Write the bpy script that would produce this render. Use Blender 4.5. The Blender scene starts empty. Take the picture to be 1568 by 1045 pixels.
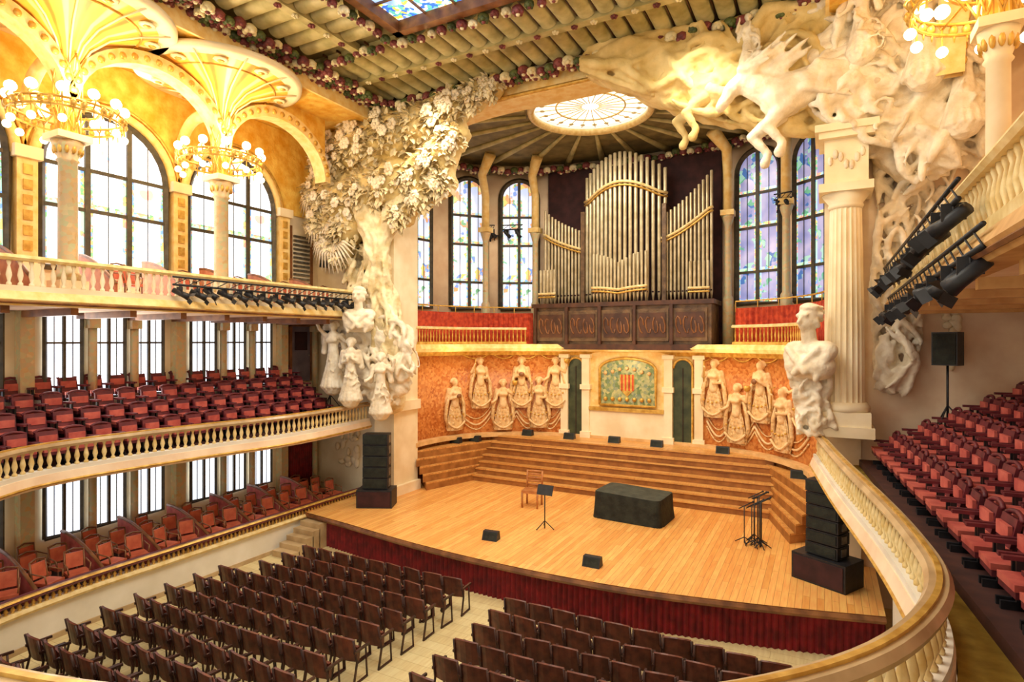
import bpy, math, random
from mathutils import Vector, Matrix
random.seed(7)
sc=bpy.context.scene
try:
    sc.view_settings.view_transform='Standard'
    sc.view_settings.look='None'
except Exception: pass
pi=math.pi
# ------------------------------------------------------------------ materials
def srgb(r,g,b):
    f=lambda c:(c/12.92 if c<=.04045 else ((c+.055)/1.055)**2.4)
    return (f(r/255.),f(g/255.),f(b/255.),1)
def base_mat(name):
    m=bpy.data.materials.new(name); m.use_nodes=True
    nt=m.node_tree; b=nt.nodes['Principled BSDF']
    return m,nt,b
def mat(name,c1,c2=None,scale=4,rough=.6,metal=0,bump=0,bscale=None,detail=4,contrast=(.35,.65),coat=0):
    m,nt,b=base_mat(name)
    b.inputs['Roughness'].default_value=rough; b.inputs['Metallic'].default_value=metal
    if coat: b.inputs['Coat Weight'].default_value=coat
    tc=nt.nodes.new('ShaderNodeTexCoord')
    n=nt.nodes.new('ShaderNodeTexNoise'); n.inputs['Scale'].default_value=scale; n.inputs['Detail'].default_value=detail
    nt.links.new(tc.outputs['Object'],n.inputs['Vector'])
    r=nt.nodes.new('ShaderNodeValToRGB'); r.color_ramp.elements[0].position=contrast[0]; r.color_ramp.elements[1].position=contrast[1]
    r.color_ramp.elements[0].color=c1; r.color_ramp.elements[1].color=c2 or c1
    nt.links.new(n.outputs['Fac'],r.inputs['Fac']); nt.links.new(r.outputs['Color'],b.inputs['Base Color'])
    if bump:
        n2=nt.nodes.new('ShaderNodeTexNoise'); n2.inputs['Scale'].default_value=bscale or scale*3; n2.inputs['Detail'].default_value=5
        nt.links.new(tc.outputs['Object'],n2.inputs['Vector'])
        bp=nt.nodes.new('ShaderNodeBump'); bp.inputs['Strength'].default_value=bump; bp.inputs['Distance'].default_value=.08
        nt.links.new(n2.outputs['Fac'],bp.inputs['Height']); nt.links.new(bp.outputs['Normal'],b.inputs['Normal'])
    return m
def tiles(name,cols,scale=6,rough=.4,bump=.3,grout=None):
    """broken-tile (trencadis) mosaic"""
    m,nt,b=base_mat(name); b.inputs['Roughness'].default_value=rough
    tc=nt.nodes.new('ShaderNodeTexCoord')
    v=nt.nodes.new('ShaderNodeTexVoronoi'); v.inputs['Scale'].default_value=scale; nt.links.new(tc.outputs['Object'],v.inputs['Vector'])
    sp=nt.nodes.new('ShaderNodeSeparateColor'); nt.links.new(v.outputs['Color'],sp.inputs[0])
    n=nt.nodes.new('ShaderNodeTexNoise'); n.inputs['Scale'].default_value=1.3; n.inputs['Detail'].default_value=3; nt.links.new(tc.outputs['Object'],n.inputs['Vector'])
    mm=nt.nodes.new('ShaderNodeMath'); mm.operation='MULTIPLY_ADD'; mm.inputs[1].default_value=.55; nt.links.new(sp.outputs[0],mm.inputs[0])
    m2=nt.nodes.new('ShaderNodeMath'); m2.operation='MULTIPLY'; m2.inputs[1].default_value=.45; nt.links.new(n.outputs['Fac'],m2.inputs[0]); nt.links.new(m2.outputs[0],mm.inputs[2])
    r=nt.nodes.new('ShaderNodeValToRGB'); e=r.color_ramp.elements; e[0].color=cols[0]; e[0].position=.12; e[1].color=cols[-1]; e[1].position=.88
    for i in range(1,len(cols)-1):
        q=e.new(.12+.76*i/(len(cols)-1)); q.color=cols[i]
    nt.links.new(mm.outputs[0],r.inputs['Fac'])
    nt.links.new(r.outputs['Color'],b.inputs['Base Color'])
    bp=nt.nodes.new('ShaderNodeBump'); bp.inputs['Strength'].default_value=bump; bp.inputs['Distance'].default_value=.04
    nt.links.new(v.outputs['Distance'],bp.inputs['Height']); nt.links.new(bp.outputs['Normal'],b.inputs['Normal'])
    return m
def planks(name,c1,c2,cm,w=2.4,h=.14,rot=pi/2,rough=.35):
    m,nt,b=base_mat(name)
    b.inputs['Roughness'].default_value=rough
    tc=nt.nodes.new('ShaderNodeTexCoord'); mp=nt.nodes.new('ShaderNodeMapping'); mp.inputs['Rotation'].default_value=(0,0,rot)
    br=nt.nodes.new('ShaderNodeTexBrick'); br.inputs['Color1'].default_value=c1; br.inputs['Color2'].default_value=c2; br.inputs['Mortar'].default_value=cm
    br.inputs['Scale'].default_value=1; br.inputs['Brick Width'].default_value=w; br.inputs['Row Height'].default_value=h; br.inputs['Mortar Size'].default_value=.005
    nt.links.new(tc.outputs['Object'],mp.inputs['Vector']); nt.links.new(mp.outputs['Vector'],br.inputs['Vector'])
    n=nt.nodes.new('ShaderNodeTexNoise'); n.inputs['Scale'].default_value=3; n.inputs['Detail'].default_value=6
    mp2=nt.nodes.new('ShaderNodeMapping'); mp2.inputs['Scale'].default_value=(6,.6,1)
    nt.links.new(tc.outputs['Object'],mp2.inputs['Vector']); nt.links.new(mp2.outputs['Vector'],n.inputs['Vector'])
    mx=nt.nodes.new('ShaderNodeMix'); mx.data_type='RGBA'; mx.blend_type='OVERLAY'; mx.inputs[0].default_value=.45
    nt.links.new(br.outputs['Color'],mx.inputs[6]); nt.links.new(n.outputs['Fac'],mx.inputs[7]); nt.links.new(mx.outputs[2],b.inputs['Base Color'])
    return m
def emis(name,c,s):
    m,nt,b=base_mat(name); b.inputs['Base Color'].default_value=c
    b.inputs['Emission Color'].default_value=c; b.inputs['Emission Strength'].default_value=s
    return m
def stained(name,c1,c2,accents,s,scale=3.0,thr=.62):
    m,nt,b=base_mat(name); b.inputs['Roughness'].default_value=.2
    tc=nt.nodes.new('ShaderNodeTexCoord')
    n=nt.nodes.new('ShaderNodeTexNoise'); n.inputs['Scale'].default_value=1.2; nt.links.new(tc.outputs['Object'],n.inputs['Vector'])
    r=nt.nodes.new('ShaderNodeValToRGB'); r.color_ramp.elements[0].position=.35; r.color_ramp.elements[1].position=.65
    r.color_ramp.elements[0].color=c1; r.color_ramp.elements[1].color=c2; nt.links.new(n.outputs['Fac'],r.inputs['Fac'])
    v=nt.nodes.new('ShaderNodeTexVoronoi'); v.inputs['Scale'].default_value=scale*3; nt.links.new(tc.outputs['Object'],v.inputs['Vector'])
    r2=nt.nodes.new('ShaderNodeValToRGB'); r2.color_ramp.interpolation='CONSTANT'
    els=r2.color_ramp.elements
    els[0].color=accents[0]; els[1].position=1./len(accents); els[1].color=accents[1 % len(accents)]
    for i in range(2,len(accents)):
        e=els.new(i/len(accents)); e.color=accents[i]
    sp=nt.nodes.new('ShaderNodeSeparateColor'); nt.links.new(v.outputs['Color'],sp.inputs[0]); nt.links.new(sp.outputs[0],r2.inputs['Fac'])
    n2=nt.nodes.new('ShaderNodeTexNoise'); n2.inputs['Scale'].default_value=scale; n2.inputs['Detail'].default_value=2; nt.links.new(tc.outputs['Object'],n2.inputs['Vector'])
    r3=nt.nodes.new('ShaderNodeValToRGB'); r3.color_ramp.elements[0].position=thr; r3.color_ramp.elements[1].position=thr+.02; nt.links.new(n2.outputs['Fac'],r3.inputs['Fac'])
    mx=nt.nodes.new('ShaderNodeMix'); mx.data_type='RGBA'
    nt.links.new(r3.outputs['Color'],mx.inputs[0]); nt.links.new(r.outputs['Color'],mx.inputs[6]); nt.links.new(r2.outputs['Color'],mx.inputs[7])
    nt.links.new(mx.outputs[2],b.inputs['Emission Color']); nt.links.new(mx.outputs[2],b.inputs['Base Color']); b.inputs['Emission Strength'].default_value=s
    return m
def radial(name,c1,c2,c3,k=16):
    m,nt,b=base_mat(name); b.inputs['Roughness'].default_value=.45
    tc=nt.nodes.new('ShaderNodeTexCoord'); sx=nt.nodes.new('ShaderNodeSeparateXYZ'); nt.links.new(tc.outputs['Object'],sx.inputs[0])
    def mth(op,a,bb=None):
        q=nt.nodes.new('ShaderNodeMath'); q.operation=op
        for i,z in enumerate((a,bb)):
            if z is None: continue
            if isinstance(z,(int,float)): q.inputs[i].default_value=z
            else: nt.links.new(z,q.inputs[i])
        return q.outputs[0]
    ang=mth('ARCTAN2',sx.outputs[1],sx.outputs[0]); s=mth('SINE',mth('MULTIPLY',ang,k)); s=mth('ADD',mth('MULTIPLY',s,.5),.5)
    rr=mth('SQRT',mth('ADD',mth('MULTIPLY',sx.outputs[0],sx.outputs[0]),mth('MULTIPLY',sx.outputs[1],sx.outputs[1])))
    r=nt.nodes.new('ShaderNodeValToRGB'); e=r.color_ramp.elements; e[0].position=.01; e[0].color=c1; e[1].position=.12; e[1].color=c2; e2=e.new(.9); e2.color=c2; e3=e.new(.98); e3.color=c3
    nt.links.new(s,r.inputs['Fac'])
    n=nt.nodes.new('ShaderNodeTexNoise'); n.inputs['Scale'].default_value=2.2; n.inputs['Detail'].default_value=6; nt.links.new(tc.outputs['Object'],n.inputs['Vector'])
    mx=nt.nodes.new('ShaderNodeMix'); mx.data_type='RGBA'; mx.blend_type='OVERLAY'; mx.inputs[0].default_value=.5
    nt.links.new(r.outputs['Color'],mx.inputs[6]); nt.links.new(n.outputs['Fac'],mx.inputs[7])
    ring=nt.nodes.new('ShaderNodeValToRGB'); g=ring.color_ramp.elements; g[0].position=.0; g[0].color=(0,0,0,1); g[1].position=1; g[1].color=(1,1,1,1)
    for p_,c_ in ((.84,(0,0,0,1)),(.86,(1,1,1,1))):
        a=g.new(p_); a.color=c_
    nt.links.new(mth('DIVIDE',rr,2.2),ring.inputs['Fac'])
    mx2=nt.nodes.new('ShaderNodeMix'); mx2.data_type='RGBA'; nt.links.new(ring.outputs['Color'],mx2.inputs[0]); nt.links.new(mx.outputs[2],mx2.inputs[6]); mx2.inputs[7].default_value=c3
    nt.links.new(mx2.outputs[2],b.inputs['Base Color'])
    return m
M={}
M['cream']=mat('cream_plaster',srgb(234,214,174),srgb(250,236,204),scale=1.2,rough=.7,bump=.05)
M['pink']=mat('pink_plaster',srgb(232,200,166),srgb(248,224,192),scale=1.5,rough=.7,bump=.05)
M['white']=mat('white_sculpture',srgb(220,202,172),srgb(248,238,216),scale=2.5,rough=.65,bump=.6,bscale=6)
M['musew']=mat('muse_relief_stone',srgb(224,184,128),srgb(246,216,168),scale=5,rough=.65,bump=.3,bscale=9)
M['stone']=mat('pumice_relief',srgb(204,182,132),srgb(246,232,194),scale=2,rough=.75,bump=.9,bscale=4)
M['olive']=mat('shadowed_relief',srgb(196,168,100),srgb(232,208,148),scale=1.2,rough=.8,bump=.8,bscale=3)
M['wallw']=mat('white_parapet',srgb(228,220,202),srgb(244,238,224),scale=1,rough=.6)
M['gold']=mat('gold_vault',srgb(234,172,54),srgb(252,216,112),scale=3,rough=.5,bump=.3,bscale=9)
M['goldd']=mat('gold_trim',srgb(190,142,56),srgb(228,186,94),scale=6,rough=.35,metal=.35)
M['arch']=mat('arch_cream',srgb(242,200,116),srgb(252,226,160),scale=4,rough=.55,bump=.15)
M['brownb']=mat('ochre_beam',srgb(196,146,84),srgb(222,178,112),scale=3,rough=.5)
M['ceil']=mat('ceiling_panel',srgb(100,88,54),srgb(136,122,78),scale=2,rough=.7)
M['rib']=mat('ceiling_rib',srgb(160,150,98),srgb(198,186,134),scale=2.5,rough=.55)
M['rose']=mat('rose_maroon',srgb(94,36,42),srgb(140,68,68),scale=5,rough=.5)
M['rosew']=mat('rose_pale',srgb(218,206,162),srgb(238,228,194),scale=5,rough=.5)
M['leafg']=mat('rose_green',srgb(56,70,34),srgb(98,110,58),scale=5,rough=.5)
M['stage']=planks('stage_boards',srgb(242,186,108),srgb(226,158,82),srgb(184,118,60))
M['steps']=planks('step_boards',srgb(224,170,98),srgb(202,142,74),srgb(130,80,36),rot=0,w=3)
M['riser']=mat('step_riser',srgb(140,88,40),srgb(174,116,58),scale=3,rough=.5)
M['wood']=mat('brown_wood',srgb(104,62,34),srgb(150,98,56),scale=3,rough=.4)
M['chwood']=mat('light_chair_wood',srgb(160,96,50),srgb(196,130,74),scale=5,rough=.4)
M['woodd']=mat('dark_wood',srgb(62,34,20),srgb(92,54,32),scale=3,rough=.4)
M['fringe']=mat('rail_beige',srgb(172,142,102),srgb(208,180,138),scale=2,rough=.3,coat=.3)
M['balus']=mat('baluster_gold',srgb(222,190,120),srgb(242,220,164),scale=6,rough=.35)
M['red']=mat('red_velvet',srgb(164,46,26),srgb(210,82,46),scale=6,rough=.8)
M['redd']=mat('dark_red_curtain',srgb(92,8,18),srgb(134,20,30),scale=4,rough=.7)
M['orange']=mat('orange_leather',srgb(180,80,54),srgb(212,112,78),scale=4,rough=.55)
M['parti']=mat('box_partition_wood',srgb(166,92,60),srgb(196,126,88),scale=4,rough=.5)
M['rosep']=mat('rose_seat',srgb(176,74,68),srgb(208,108,94),scale=4,rough=.6)
M['mar']=mat('maroon_seat',srgb(82,22,34),srgb(114,38,46),scale=5,rough=.55)
M['blk']=mat('black_equipment',srgb(18,18,22),srgb(34,34,40),scale=8,rough=.5)
M['cloth']=mat('black_cloth_cover',srgb(16,20,16),srgb(38,44,36),scale=4,rough=.8,bump=.3)
M['cloth_lit']=mat('black_cloth_lit_top',srgb(48,52,44),srgb(68,72,62),scale=4,rough=.8,bump=.2)  # same cover cloth, light falling on the top put into a lighter colour
M['chairb']=mat('brown_leather_seat',srgb(74,32,26),srgb(114,58,42),scale=6,rough=.4)
M['chairf']=mat('dark_chair_frame',srgb(50,28,24),srgb(82,48,38),scale=6,rough=.4)
M['metal']=mat('grey_metal',srgb(120,116,108),srgb(160,156,146),scale=8,rough=.35,metal=.8)
M['floor']=planks('stalls_floor',srgb(222,206,158),srgb(210,190,140),srgb(180,156,108),rot=0,w=2,h=.3)
M['carpet']=mat('olive_aisle',srgb(132,106,28),srgb(170,142,52),scale=4,rough=.8)
M['darkfl']=mat('dark_floor',srgb(58,30,28),srgb(84,46,38),scale=3,rough=.7)
M['frame']=mat('window_frame',srgb(58,52,42),srgb(84,76,58),scale=5,rough=.5)
M['framep']=tiles('mosaic_pillar',[srgb(190,154,106),srgb(214,182,132),srgb(204,178,140),srgb(190,190,148),srgb(226,196,150)],scale=9,bump=.15)
M['organ']=mat('organ_pipe_metal',srgb(180,162,124),srgb(212,196,160),scale=3,rough=.35,metal=.3)
M['orgdk']=mat('organ_case_wood',srgb(84,60,40),srgb(124,94,62),scale=3,rough=.5,bump=.3)
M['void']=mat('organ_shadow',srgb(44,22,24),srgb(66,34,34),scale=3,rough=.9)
M['muse']=tiles('muse_wall_mosaic',[srgb(166,86,34),srgb(188,106,46),srgb(206,130,64),srgb(218,150,84),srgb(178,96,40)],scale=11,bump=.25)
M['skirt']=tiles('muse_skirt_mosaic',[srgb(206,140,76),srgb(234,198,140),srgb(196,150,96),srgb(242,216,166),srgb(212,152,98)],scale=14,bump=.2)
M['green']=tiles('green_mosaic',[srgb(80,106,74),srgb(128,146,94),srgb(194,188,132),srgb(104,130,112),srgb(206,196,150)],scale=9,bump=.1)
M['doorg']=mat('dark_green_door',srgb(44,54,34),srgb(70,78,50),scale=3,rough=.5)
M['grey']=mat('grey_door',srgb(96,88,100),srgb(124,112,120),scale=2,rough=.6)
M['steel']=mat('ledge_tan',srgb(214,170,110),srgb(236,196,138),scale=3,rough=.5)
W=(1,1,1,1)
M['gl1']=stained('window_glass_clear',srgb(226,238,255),W,[srgb(140,200,140),srgb(240,160,150),srgb(250,226,140),srgb(140,190,244),srgb(170,218,160)],1.9,scale=1.1,thr=.62)
M['glb']=stained('window_border_glass',srgb(160,196,220),srgb(180,216,180),[srgb(120,184,130),srgb(236,160,140),srgb(244,210,130),srgb(120,166,226)],1.15,scale=4,thr=.48)
M['gl2']=stained('window_glass_choir',srgb(190,206,240),srgb(244,244,255),[srgb(120,176,134),srgb(216,158,112),srgb(126,156,222),srgb(232,204,120)],1.0,scale=1.5,thr=.56)
M['gl3']=stained('window_glass_violet',srgb(140,148,206),srgb(196,192,236),[srgb(110,186,156),srgb(80,124,196),srgb(170,220,210)],.6,scale=1.5,thr=.56)
M['sky']=stained('skylight_glass',srgb(80,140,226),srgb(200,225,250),[srgb(250,214,90),srgb(60,116,214),srgb(250,250,236),srgb(100,190,180)],1.4,scale=3,thr=.46)
M['sky2']=emis('oval_skylight_glass',srgb(255,250,226),1.4)
M['bulb']=emis('globe_bulb',srgb(255,230,172),9)
M['fan']=radial('fan_vault_petal',srgb(206,140,50),srgb(250,202,84),srgb(255,232,168),10)
# ------------------------------------------------------------------ mesh builder
class MB:
    def __init__(s): s.v=[];s.f=[];s.mi=[];s.sm=[];s.mats=[]
    def idx(s,m):
        if m not in s.mats: s.mats.append(m)
        return s.mats.index(m)
    def add(s,vs,fs,m,smooth=False,T=None):
        o=len(s.v)
        if T is not None: vs=[tuple(T@Vector(p)) for p in vs]
        s.v.extend([tuple(p) for p in vs]); i=s.idx(m)
        for f in fs: s.f.append([o+k for k in f]); s.mi.append(i); s.sm.append(smooth)
    def box(s,x0,x1,y0,y1,z0,z1,m,T=None):
        vs=[(x0,y0,z0),(x1,y0,z0),(x1,y1,z0),(x0,y1,z0),(x0,y0,z1),(x1,y0,z1),(x1,y1,z1),(x0,y1,z1)]
        s.add(vs,[(0,3,2,1),(4,5,6,7),(0,1,5,4),(1,2,6,5),(2,3,7,6),(3,0,4,7)],m,False,T)
    def tube(s,pts,rads,m,n=8,T=None,caps=True,smooth=True):
        pts=[Vector(p) for p in pts]
        if not hasattr(rads,'__len__'): rads=[rads]*len(pts)
        vs=[];fs=[];prev=None
        for i,p in enumerate(pts):
            t=(pts[min(i+1,len(pts)-1)]-pts[max(i-1,0)])
            if t.length<1e-9: t=Vector((0,0,1))
            t.normalize()
            if prev is None:
                a=Vector((0,0,1)) if abs(t.z)<.9 else Vector((1,0,0))
                u=t.cross(a).normalized()
            else:
                u=(prev-t*prev.dot(t))
                u=u.normalized() if u.length>1e-6 else t.orthogonal().normalized()
            prev=u; w=t.cross(u)
            for k in range(n):
                a=2*pi*k/n; vs.append(p+(u*math.cos(a)+w*math.sin(a))*rads[i])
        for i in range(len(pts)-1):
            for k in range(n):
                k2=(k+1)%n; fs.append((i*n+k,i*n+k2,(i+1)*n+k2,(i+1)*n+k))
        if caps: fs.append(tuple(range(n))[::-1]); fs.append(tuple((len(pts)-1)*n+k for k in range(n)))
        s.add(vs,fs,m,smooth,T)
    def capsule(s,p0,p1,r0,r1,m,n=10,T=None):
        p0=Vector(p0);p1=Vector(p1); d=p1-p0
        if d.length<1e-4: d=Vector((0,0,1e-3))
        e=d.normalized(); P=[];R=[]
        for a in (-80,-50,-25): P.append(p0+e*r0*math.sin(math.radians(a))); R.append(r0*math.cos(math.radians(a)))
        P+= [p0,p1]; R+=[r0,r1]
        for a in (25,50,80): P.append(p1+e*r1*math.sin(math.radians(a))); R.append(r1*math.cos(math.radians(a)))
        s.tube(P,R,m,n,T)
    def lathe(s,prof,c,m,n=16,T=None,smooth=True,sy=1):
        vs=[];fs=[]
        for r,z in prof:
            for k in range(n):
                a=2*pi*k/n; vs.append((c[0]+r*math.cos(a),c[1]+r*math.sin(a)*sy,c[2]+z))
        for i in range(len(prof)-1):
            for k in range(n):
                k2=(k+1)%n; fs.append((i*n+k,i*n+k2,(i+1)*n+k2,(i+1)*n+k))
        fs.append(tuple(range(n))[::-1]); fs.append(tuple((len(prof)-1)*n+k for k in range(n)))
        s.add(vs,fs,m,smooth,T)
    def sph(s,c,r,m,n=8,k=5,T=None):
        if not hasattr(r,'__len__'): r=(r,r,r)
        vs=[];fs=[]
        for i in range(1,k):
            b=-pi/2+pi*i/k
            for j in range(n):
                a=2*pi*j/n; vs.append((c[0]+r[0]*math.cos(a)*math.cos(b),c[1]+r[1]*math.sin(a)*math.cos(b),c[2]+r[2]*math.sin(b)))
        for i in range(k-2):
            for j in range(n):
                j2=(j+1)%n; fs.append((i*n+j,i*n+j2,(i+1)*n+j2,(i+1)*n+j))
        lo=len(vs); vs.append((c[0],c[1],c[2]-r[2])); vs.append((c[0],c[1],c[2]+r[2]))
        for j in range(n):
            j2=(j+1)%n; fs.append((lo,j2,j)); fs.append((lo+1,(k-2)*n+j,(k-2)*n+j2))
        s.add(vs,fs,m,True,T)
    def sweep(s,path,prof,m,smooth=False):
        n=len(prof);vs=[];fs=[];L=len(path)
        for i,p in enumerate(path):
            a=path[max(i-1,0)];b=path[min(i+1,L-1)]
            tx,ty=b[0]-a[0],b[1]-a[1]; l=math.hypot(tx,ty) or 1; nx,ny=ty/l,-tx/l
            for o,z in prof: vs.append((p[0]+nx*o,p[1]+ny*o,z))
        for i in range(L-1):
            for k in range(n):
                k2=(k+1)%n; fs.append((i*n+k,i*n+k2,(i+1)*n+k2,(i+1)*n+k))
        fs.append(tuple(range(n))); fs.append(tuple((L-1)*n+k for k in range(n))[::-1])
        s.add(vs,fs,m,smooth)
    def prism(s,poly,z0,z1,m,mside=None):
        n=len(poly); vs=[(x,y,z0) for x,y in poly]+[(x,y,z1) for x,y in poly]
        s.add(vs,[tuple(range(n))[::-1],tuple(range(n,2*n))],m)
        s.add(vs,[(i,(i+1)%n,n+(i+1)%n,n+i) for i in range(n)],mside or m)
    def merge(s,o,T):
        off=len(s.v); s.v.extend([tuple(T@Vector(p)) for p in o.v])
        for f,mi,sm in zip(o.f,o.mi,o.sm):
            s.f.append([off+k for k in f]); s.mi.append(s.idx(o.mats[mi])); s.sm.append(sm)
    def build(s,name,loc=None,parent=None,rot=None):
        me=bpy.data.meshes.new(name); me.from_pydata(s.v,[],s.f)
        for m in s.mats: me.materials.append(m)
        me.polygons.foreach_set('material_index',s.mi); me.polygons.foreach_set('use_smooth',s.sm); me.update()
        ob=bpy.data.objects.new(name,me); sc.collection.objects.link(ob)
        if loc: ob.location=loc
        if rot is not None: ob.rotation_euler=(0,0,rot)
        if parent: ob.parent=parent
        return ob
def inst(ob,loc,rot=0,name=None):
    o=bpy.data.objects.new(name or ob.name.split('.')[0],ob.data); sc.collection.objects.link(o); o.location=loc; o.rotation_euler=(0,0,rot); return o
def T(x,y,z,rz=0,sx=1,rx=0,ry=0):
    return Matrix.Translation((x,y,z))@Matrix.Rotation(rz,4,'Z')@Matrix.Rotation(ry,4,'Y')@Matrix.Rotation(rx,4,'X')@Matrix.Scale(sx,4)
def catmull(P,k=6):
    out=[]
    for i in range(len(P)-1):
        p0=P[max(i-1,0)];p1=P[i];p2=P[i+1];p3=P[min(i+2,len(P)-1)]
        for j in range(k):
            t=j/k
            out.append(tuple(.5*((2*p1[a])+(-p0[a]+p2[a])*t+(2*p0[a]-5*p1[a]+4*p2[a]-p3[a])*t*t+(-p0[a]+3*p1[a]-3*p2[a]+p3[a])*t**3) for a in range(len(p1))))
    out.append(P[-1]); return out
def resample(path,step):
    out=[];acc=0;nxt=step/2
    for a,b in zip(path,path[1:]):
        l=math.dist(a,b)
        while acc+l>=nxt and l>0:
            t=(nxt-acc)/l; p=tuple(a[i]+(b[i]-a[i])*t for i in range(len(a)))
            out.append((p,math.atan2(b[1]-a[1],b[0]-a[0]))); nxt+=step
        acc+=l
    return out
def offset(path,o):
    out=[];L=len(path)
    for i,p in enumerate(path):
        a=path[max(i-1,0)];b=path[min(i+1,L-1)]; tx,ty=b[0]-a[0],b[1]-a[1]; l=math.hypot(tx,ty) or 1
        out.append((p[0]+ty/l*o,p[1]-tx/l*o))
    return out
def balusters(mb,path,step,z0,z1,r,m,n=7):
    h=z1-z0
    for (p,a) in resample(path,step):
        mb.lathe([(r*.9,0),(r*.9,h*.08),(r*.45,h*.16),(r,h*.4),(r*.9,h*.5),(r*.4,h*.78),(r*.8,h*.92),(r*.8,h)],(p[0],p[1],z0),m,n)
def apse(a,b,x0=None,x1=None,n=2.5,k=48):
    out=[]
    for i in range(k+1):
        t=pi*i/k; c=math.cos(t); s=abs(math.sin(t))
        x=-7-a*(1 if c>0 else -1)*abs(c)**(2/n); y=18+b*s**(2/n)
        if x0 is not None and x<x0: continue
        if x1 is not None and x>x1: continue
        out.append((x,y))
    return out
def apse_pt(a,b,x,n=2.5):
    q=min(.9999,abs(x+7)/a); y=18+b*(1-q**n)**(1/n)
    e=.02; q2=min(.9999,abs(x+e+7)/a); y2=18+b*(1-q2**n)**(1/n)
    return y, math.atan2(y2-y,e)
def remesh(ob,vox,disp=0,dscale=.5,smooth=2):
    r=ob.modifiers.new('remesh','REMESH'); r.mode='VOXEL'; r.voxel_size=vox; r.use_smooth_shade=True
    if smooth:
        q=ob.modifiers.new('smooth','SMOOTH'); q.iterations=smooth; q.factor=.5
    if disp:
        t=bpy.data.textures.new(ob.name+'_tex','CLOUDS'); t.noise_scale=dscale; t.noise_depth=3
        d=ob.modifiers.new('disp','DISPLACE'); d.texture=t; d.strength=disp; d.texture_coords='LOCAL'
def strands(mb,curve,half,count,m,y0,y1,r=(.05,.13),seg=.35,wav=.5):
    """flowing carved strands along an (x,z) curve; half = half-width list"""
    C_=catmull([(a[0],a[1],h) for a,h in zip(curve,half)],8); n=len(C_)-1
    for i in range(count):
        t0=random.uniform(0,1-seg*.6); t1=min(1,t0+random.uniform(seg*.5,seg)); o=random.uniform(-1,1); ph=random.uniform(0,6.3); fr=random.uniform(3,8)
        yy=random.uniform(y0,y1); pts=[];rs=[]; K=9; rr=random.uniform(*r)
        for k in range(K):
            t=t0+(t1-t0)*k/(K-1); f=t*n; j=min(int(f),n-1); q=f-j
            x,z,h=[C_[j][a]*(1-q)+C_[j+1][a]*q for a in range(3)]
            dx,dz=C_[j+1][0]-C_[j][0],C_[j+1][1]-C_[j][1]; l=math.hypot(dx,dz) or 1
            oo=o*h+wav*h*.35*math.sin(fr*t*3+ph)
            oo=max(-h,min(h,oo))
            pts.append((x-dz/l*oo,yy+.12*math.sin(fr*t*4+ph*2)+.15*abs(o),z+dx/l*oo)); rs.append(rr*(.35+.65*math.sin(pi*(k+.5)/K)))
        mb.tube(pts,rs,m,7)
# ------------------------------------------------------------------ shell
ZC=15.2
b=MB(); b.box(-18,4.5,-4,17,-.2,0,M['floor']); b.build('floor')
b=MB(); b.box(-18.1,-17.8,-4,17.2,0,ZC,M['cream']); b.build('wall_left')
b=MB(); b.box(4.3,4.6,-4,17.2,0,ZC,M['pink']); b.build('wall_right')
b=MB(); b.box(-17.8,-14.3,17,17.4,0,ZC+.3,M['cream']); b.build('wall_front_left')
b=MB(); b.box(.3,4.3,17,17.4,0,ZC+.3,M['pink'])
b.box(2.95,3.4,16.85,17,8,13.6,M['cream']); b.box(2.85,3.5,16.75,17,11.3,11.6,M['cream']); b.box(2.85,3.5,16.75,17,13.6,13.9,M['cream'])
b.build('wall_front_right')
b=MB()
n=24; vs=[];fs=[]
for i in range(n+1):
    x=-14.6+15.2*i/n; q=abs((x+7)/7.6); zb=14.35-1.6*q**4
    vs+=[(x,16.7,zb),(x,16.7,ZC+.3),(x,17.7,ZC+.3),(x,17.7,zb)]
for i in range(n):
    a=i*4
    for k in range(4): fs.append((a+k,a+(k+1)%4,a+4+(k+1)%4,a+4+k))
fs+=[(0,1,2,3),(n*4+3,n*4+2,n*4+1,n*4)]
b.add(vs,fs,M['arch']); 
b.box(-14.0,.0,16.55,16.75,14.95,15.15,M['cream']); 
b.tube([(-14.0+14*k/30,16.66,14.42-1.5*abs((-7+14*k/30)/7.6)**4) for k in range(31)],.06,M['goldd'],6)
b.build('proscenium_beam')
b=MB(); b.box(-14.6,-13.7,16.7,18.1,.95,13.5,M['cream']); b.box(-14.75,-13.55,16.6,18.1,.95,1.3,M['cream']); b.box(-14.75,-13.55,16.6,18.1,4.0,4.35,M['cream']); b.build('proscenium_pier')
b=MB(); b.box(0,.8,16.9,18.1,.95,13.5,M['cream']); b.build('proscenium_pier')
b=MB()
for x0,x1,y0,y1 in ((-14,0,12.9,16.8),(-14,-10.3,-2,12.9),(-3.7,0,-2,12.9)): b.box(x0,x1,y0,y1,ZC,ZC+.3,M['ceil'])
b.box(-10.3,-3.7,-2,2.5,ZC,ZC+.3,M['ceil'])
def ribseg(p0,p1,w,h):
    p0=Vector(p0);p1=Vector(p1); d=(p1-p0).normalized(); s=Vector((-d.y,d.x,0)); vs=[]
    for p in (p0,p1):
        for k in range(9):
            a=pi*k/8; vs.append(p+s*w*math.cos(a)-Vector((0,0,h*math.sin(a)**.7 if 0<k<8 else 0)))
    b.add(vs,[(k,k+1,k+10,k+9) for k in range(8)]+[tuple(range(9)),tuple(range(9,18))[::-1]],M['rib'],True)
x=-13.6
while x<-.2:
    ribseg((x,13.1,ZC),(x,14.5,ZC),.23,.2); ribseg((x,14.8,ZC),(x,16.3,ZC),.23,.2)
    b.box(x+.255,x+.285,12.95,16.6,ZC-.06,ZC,M['woodd']); x+=.54
y=0
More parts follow.
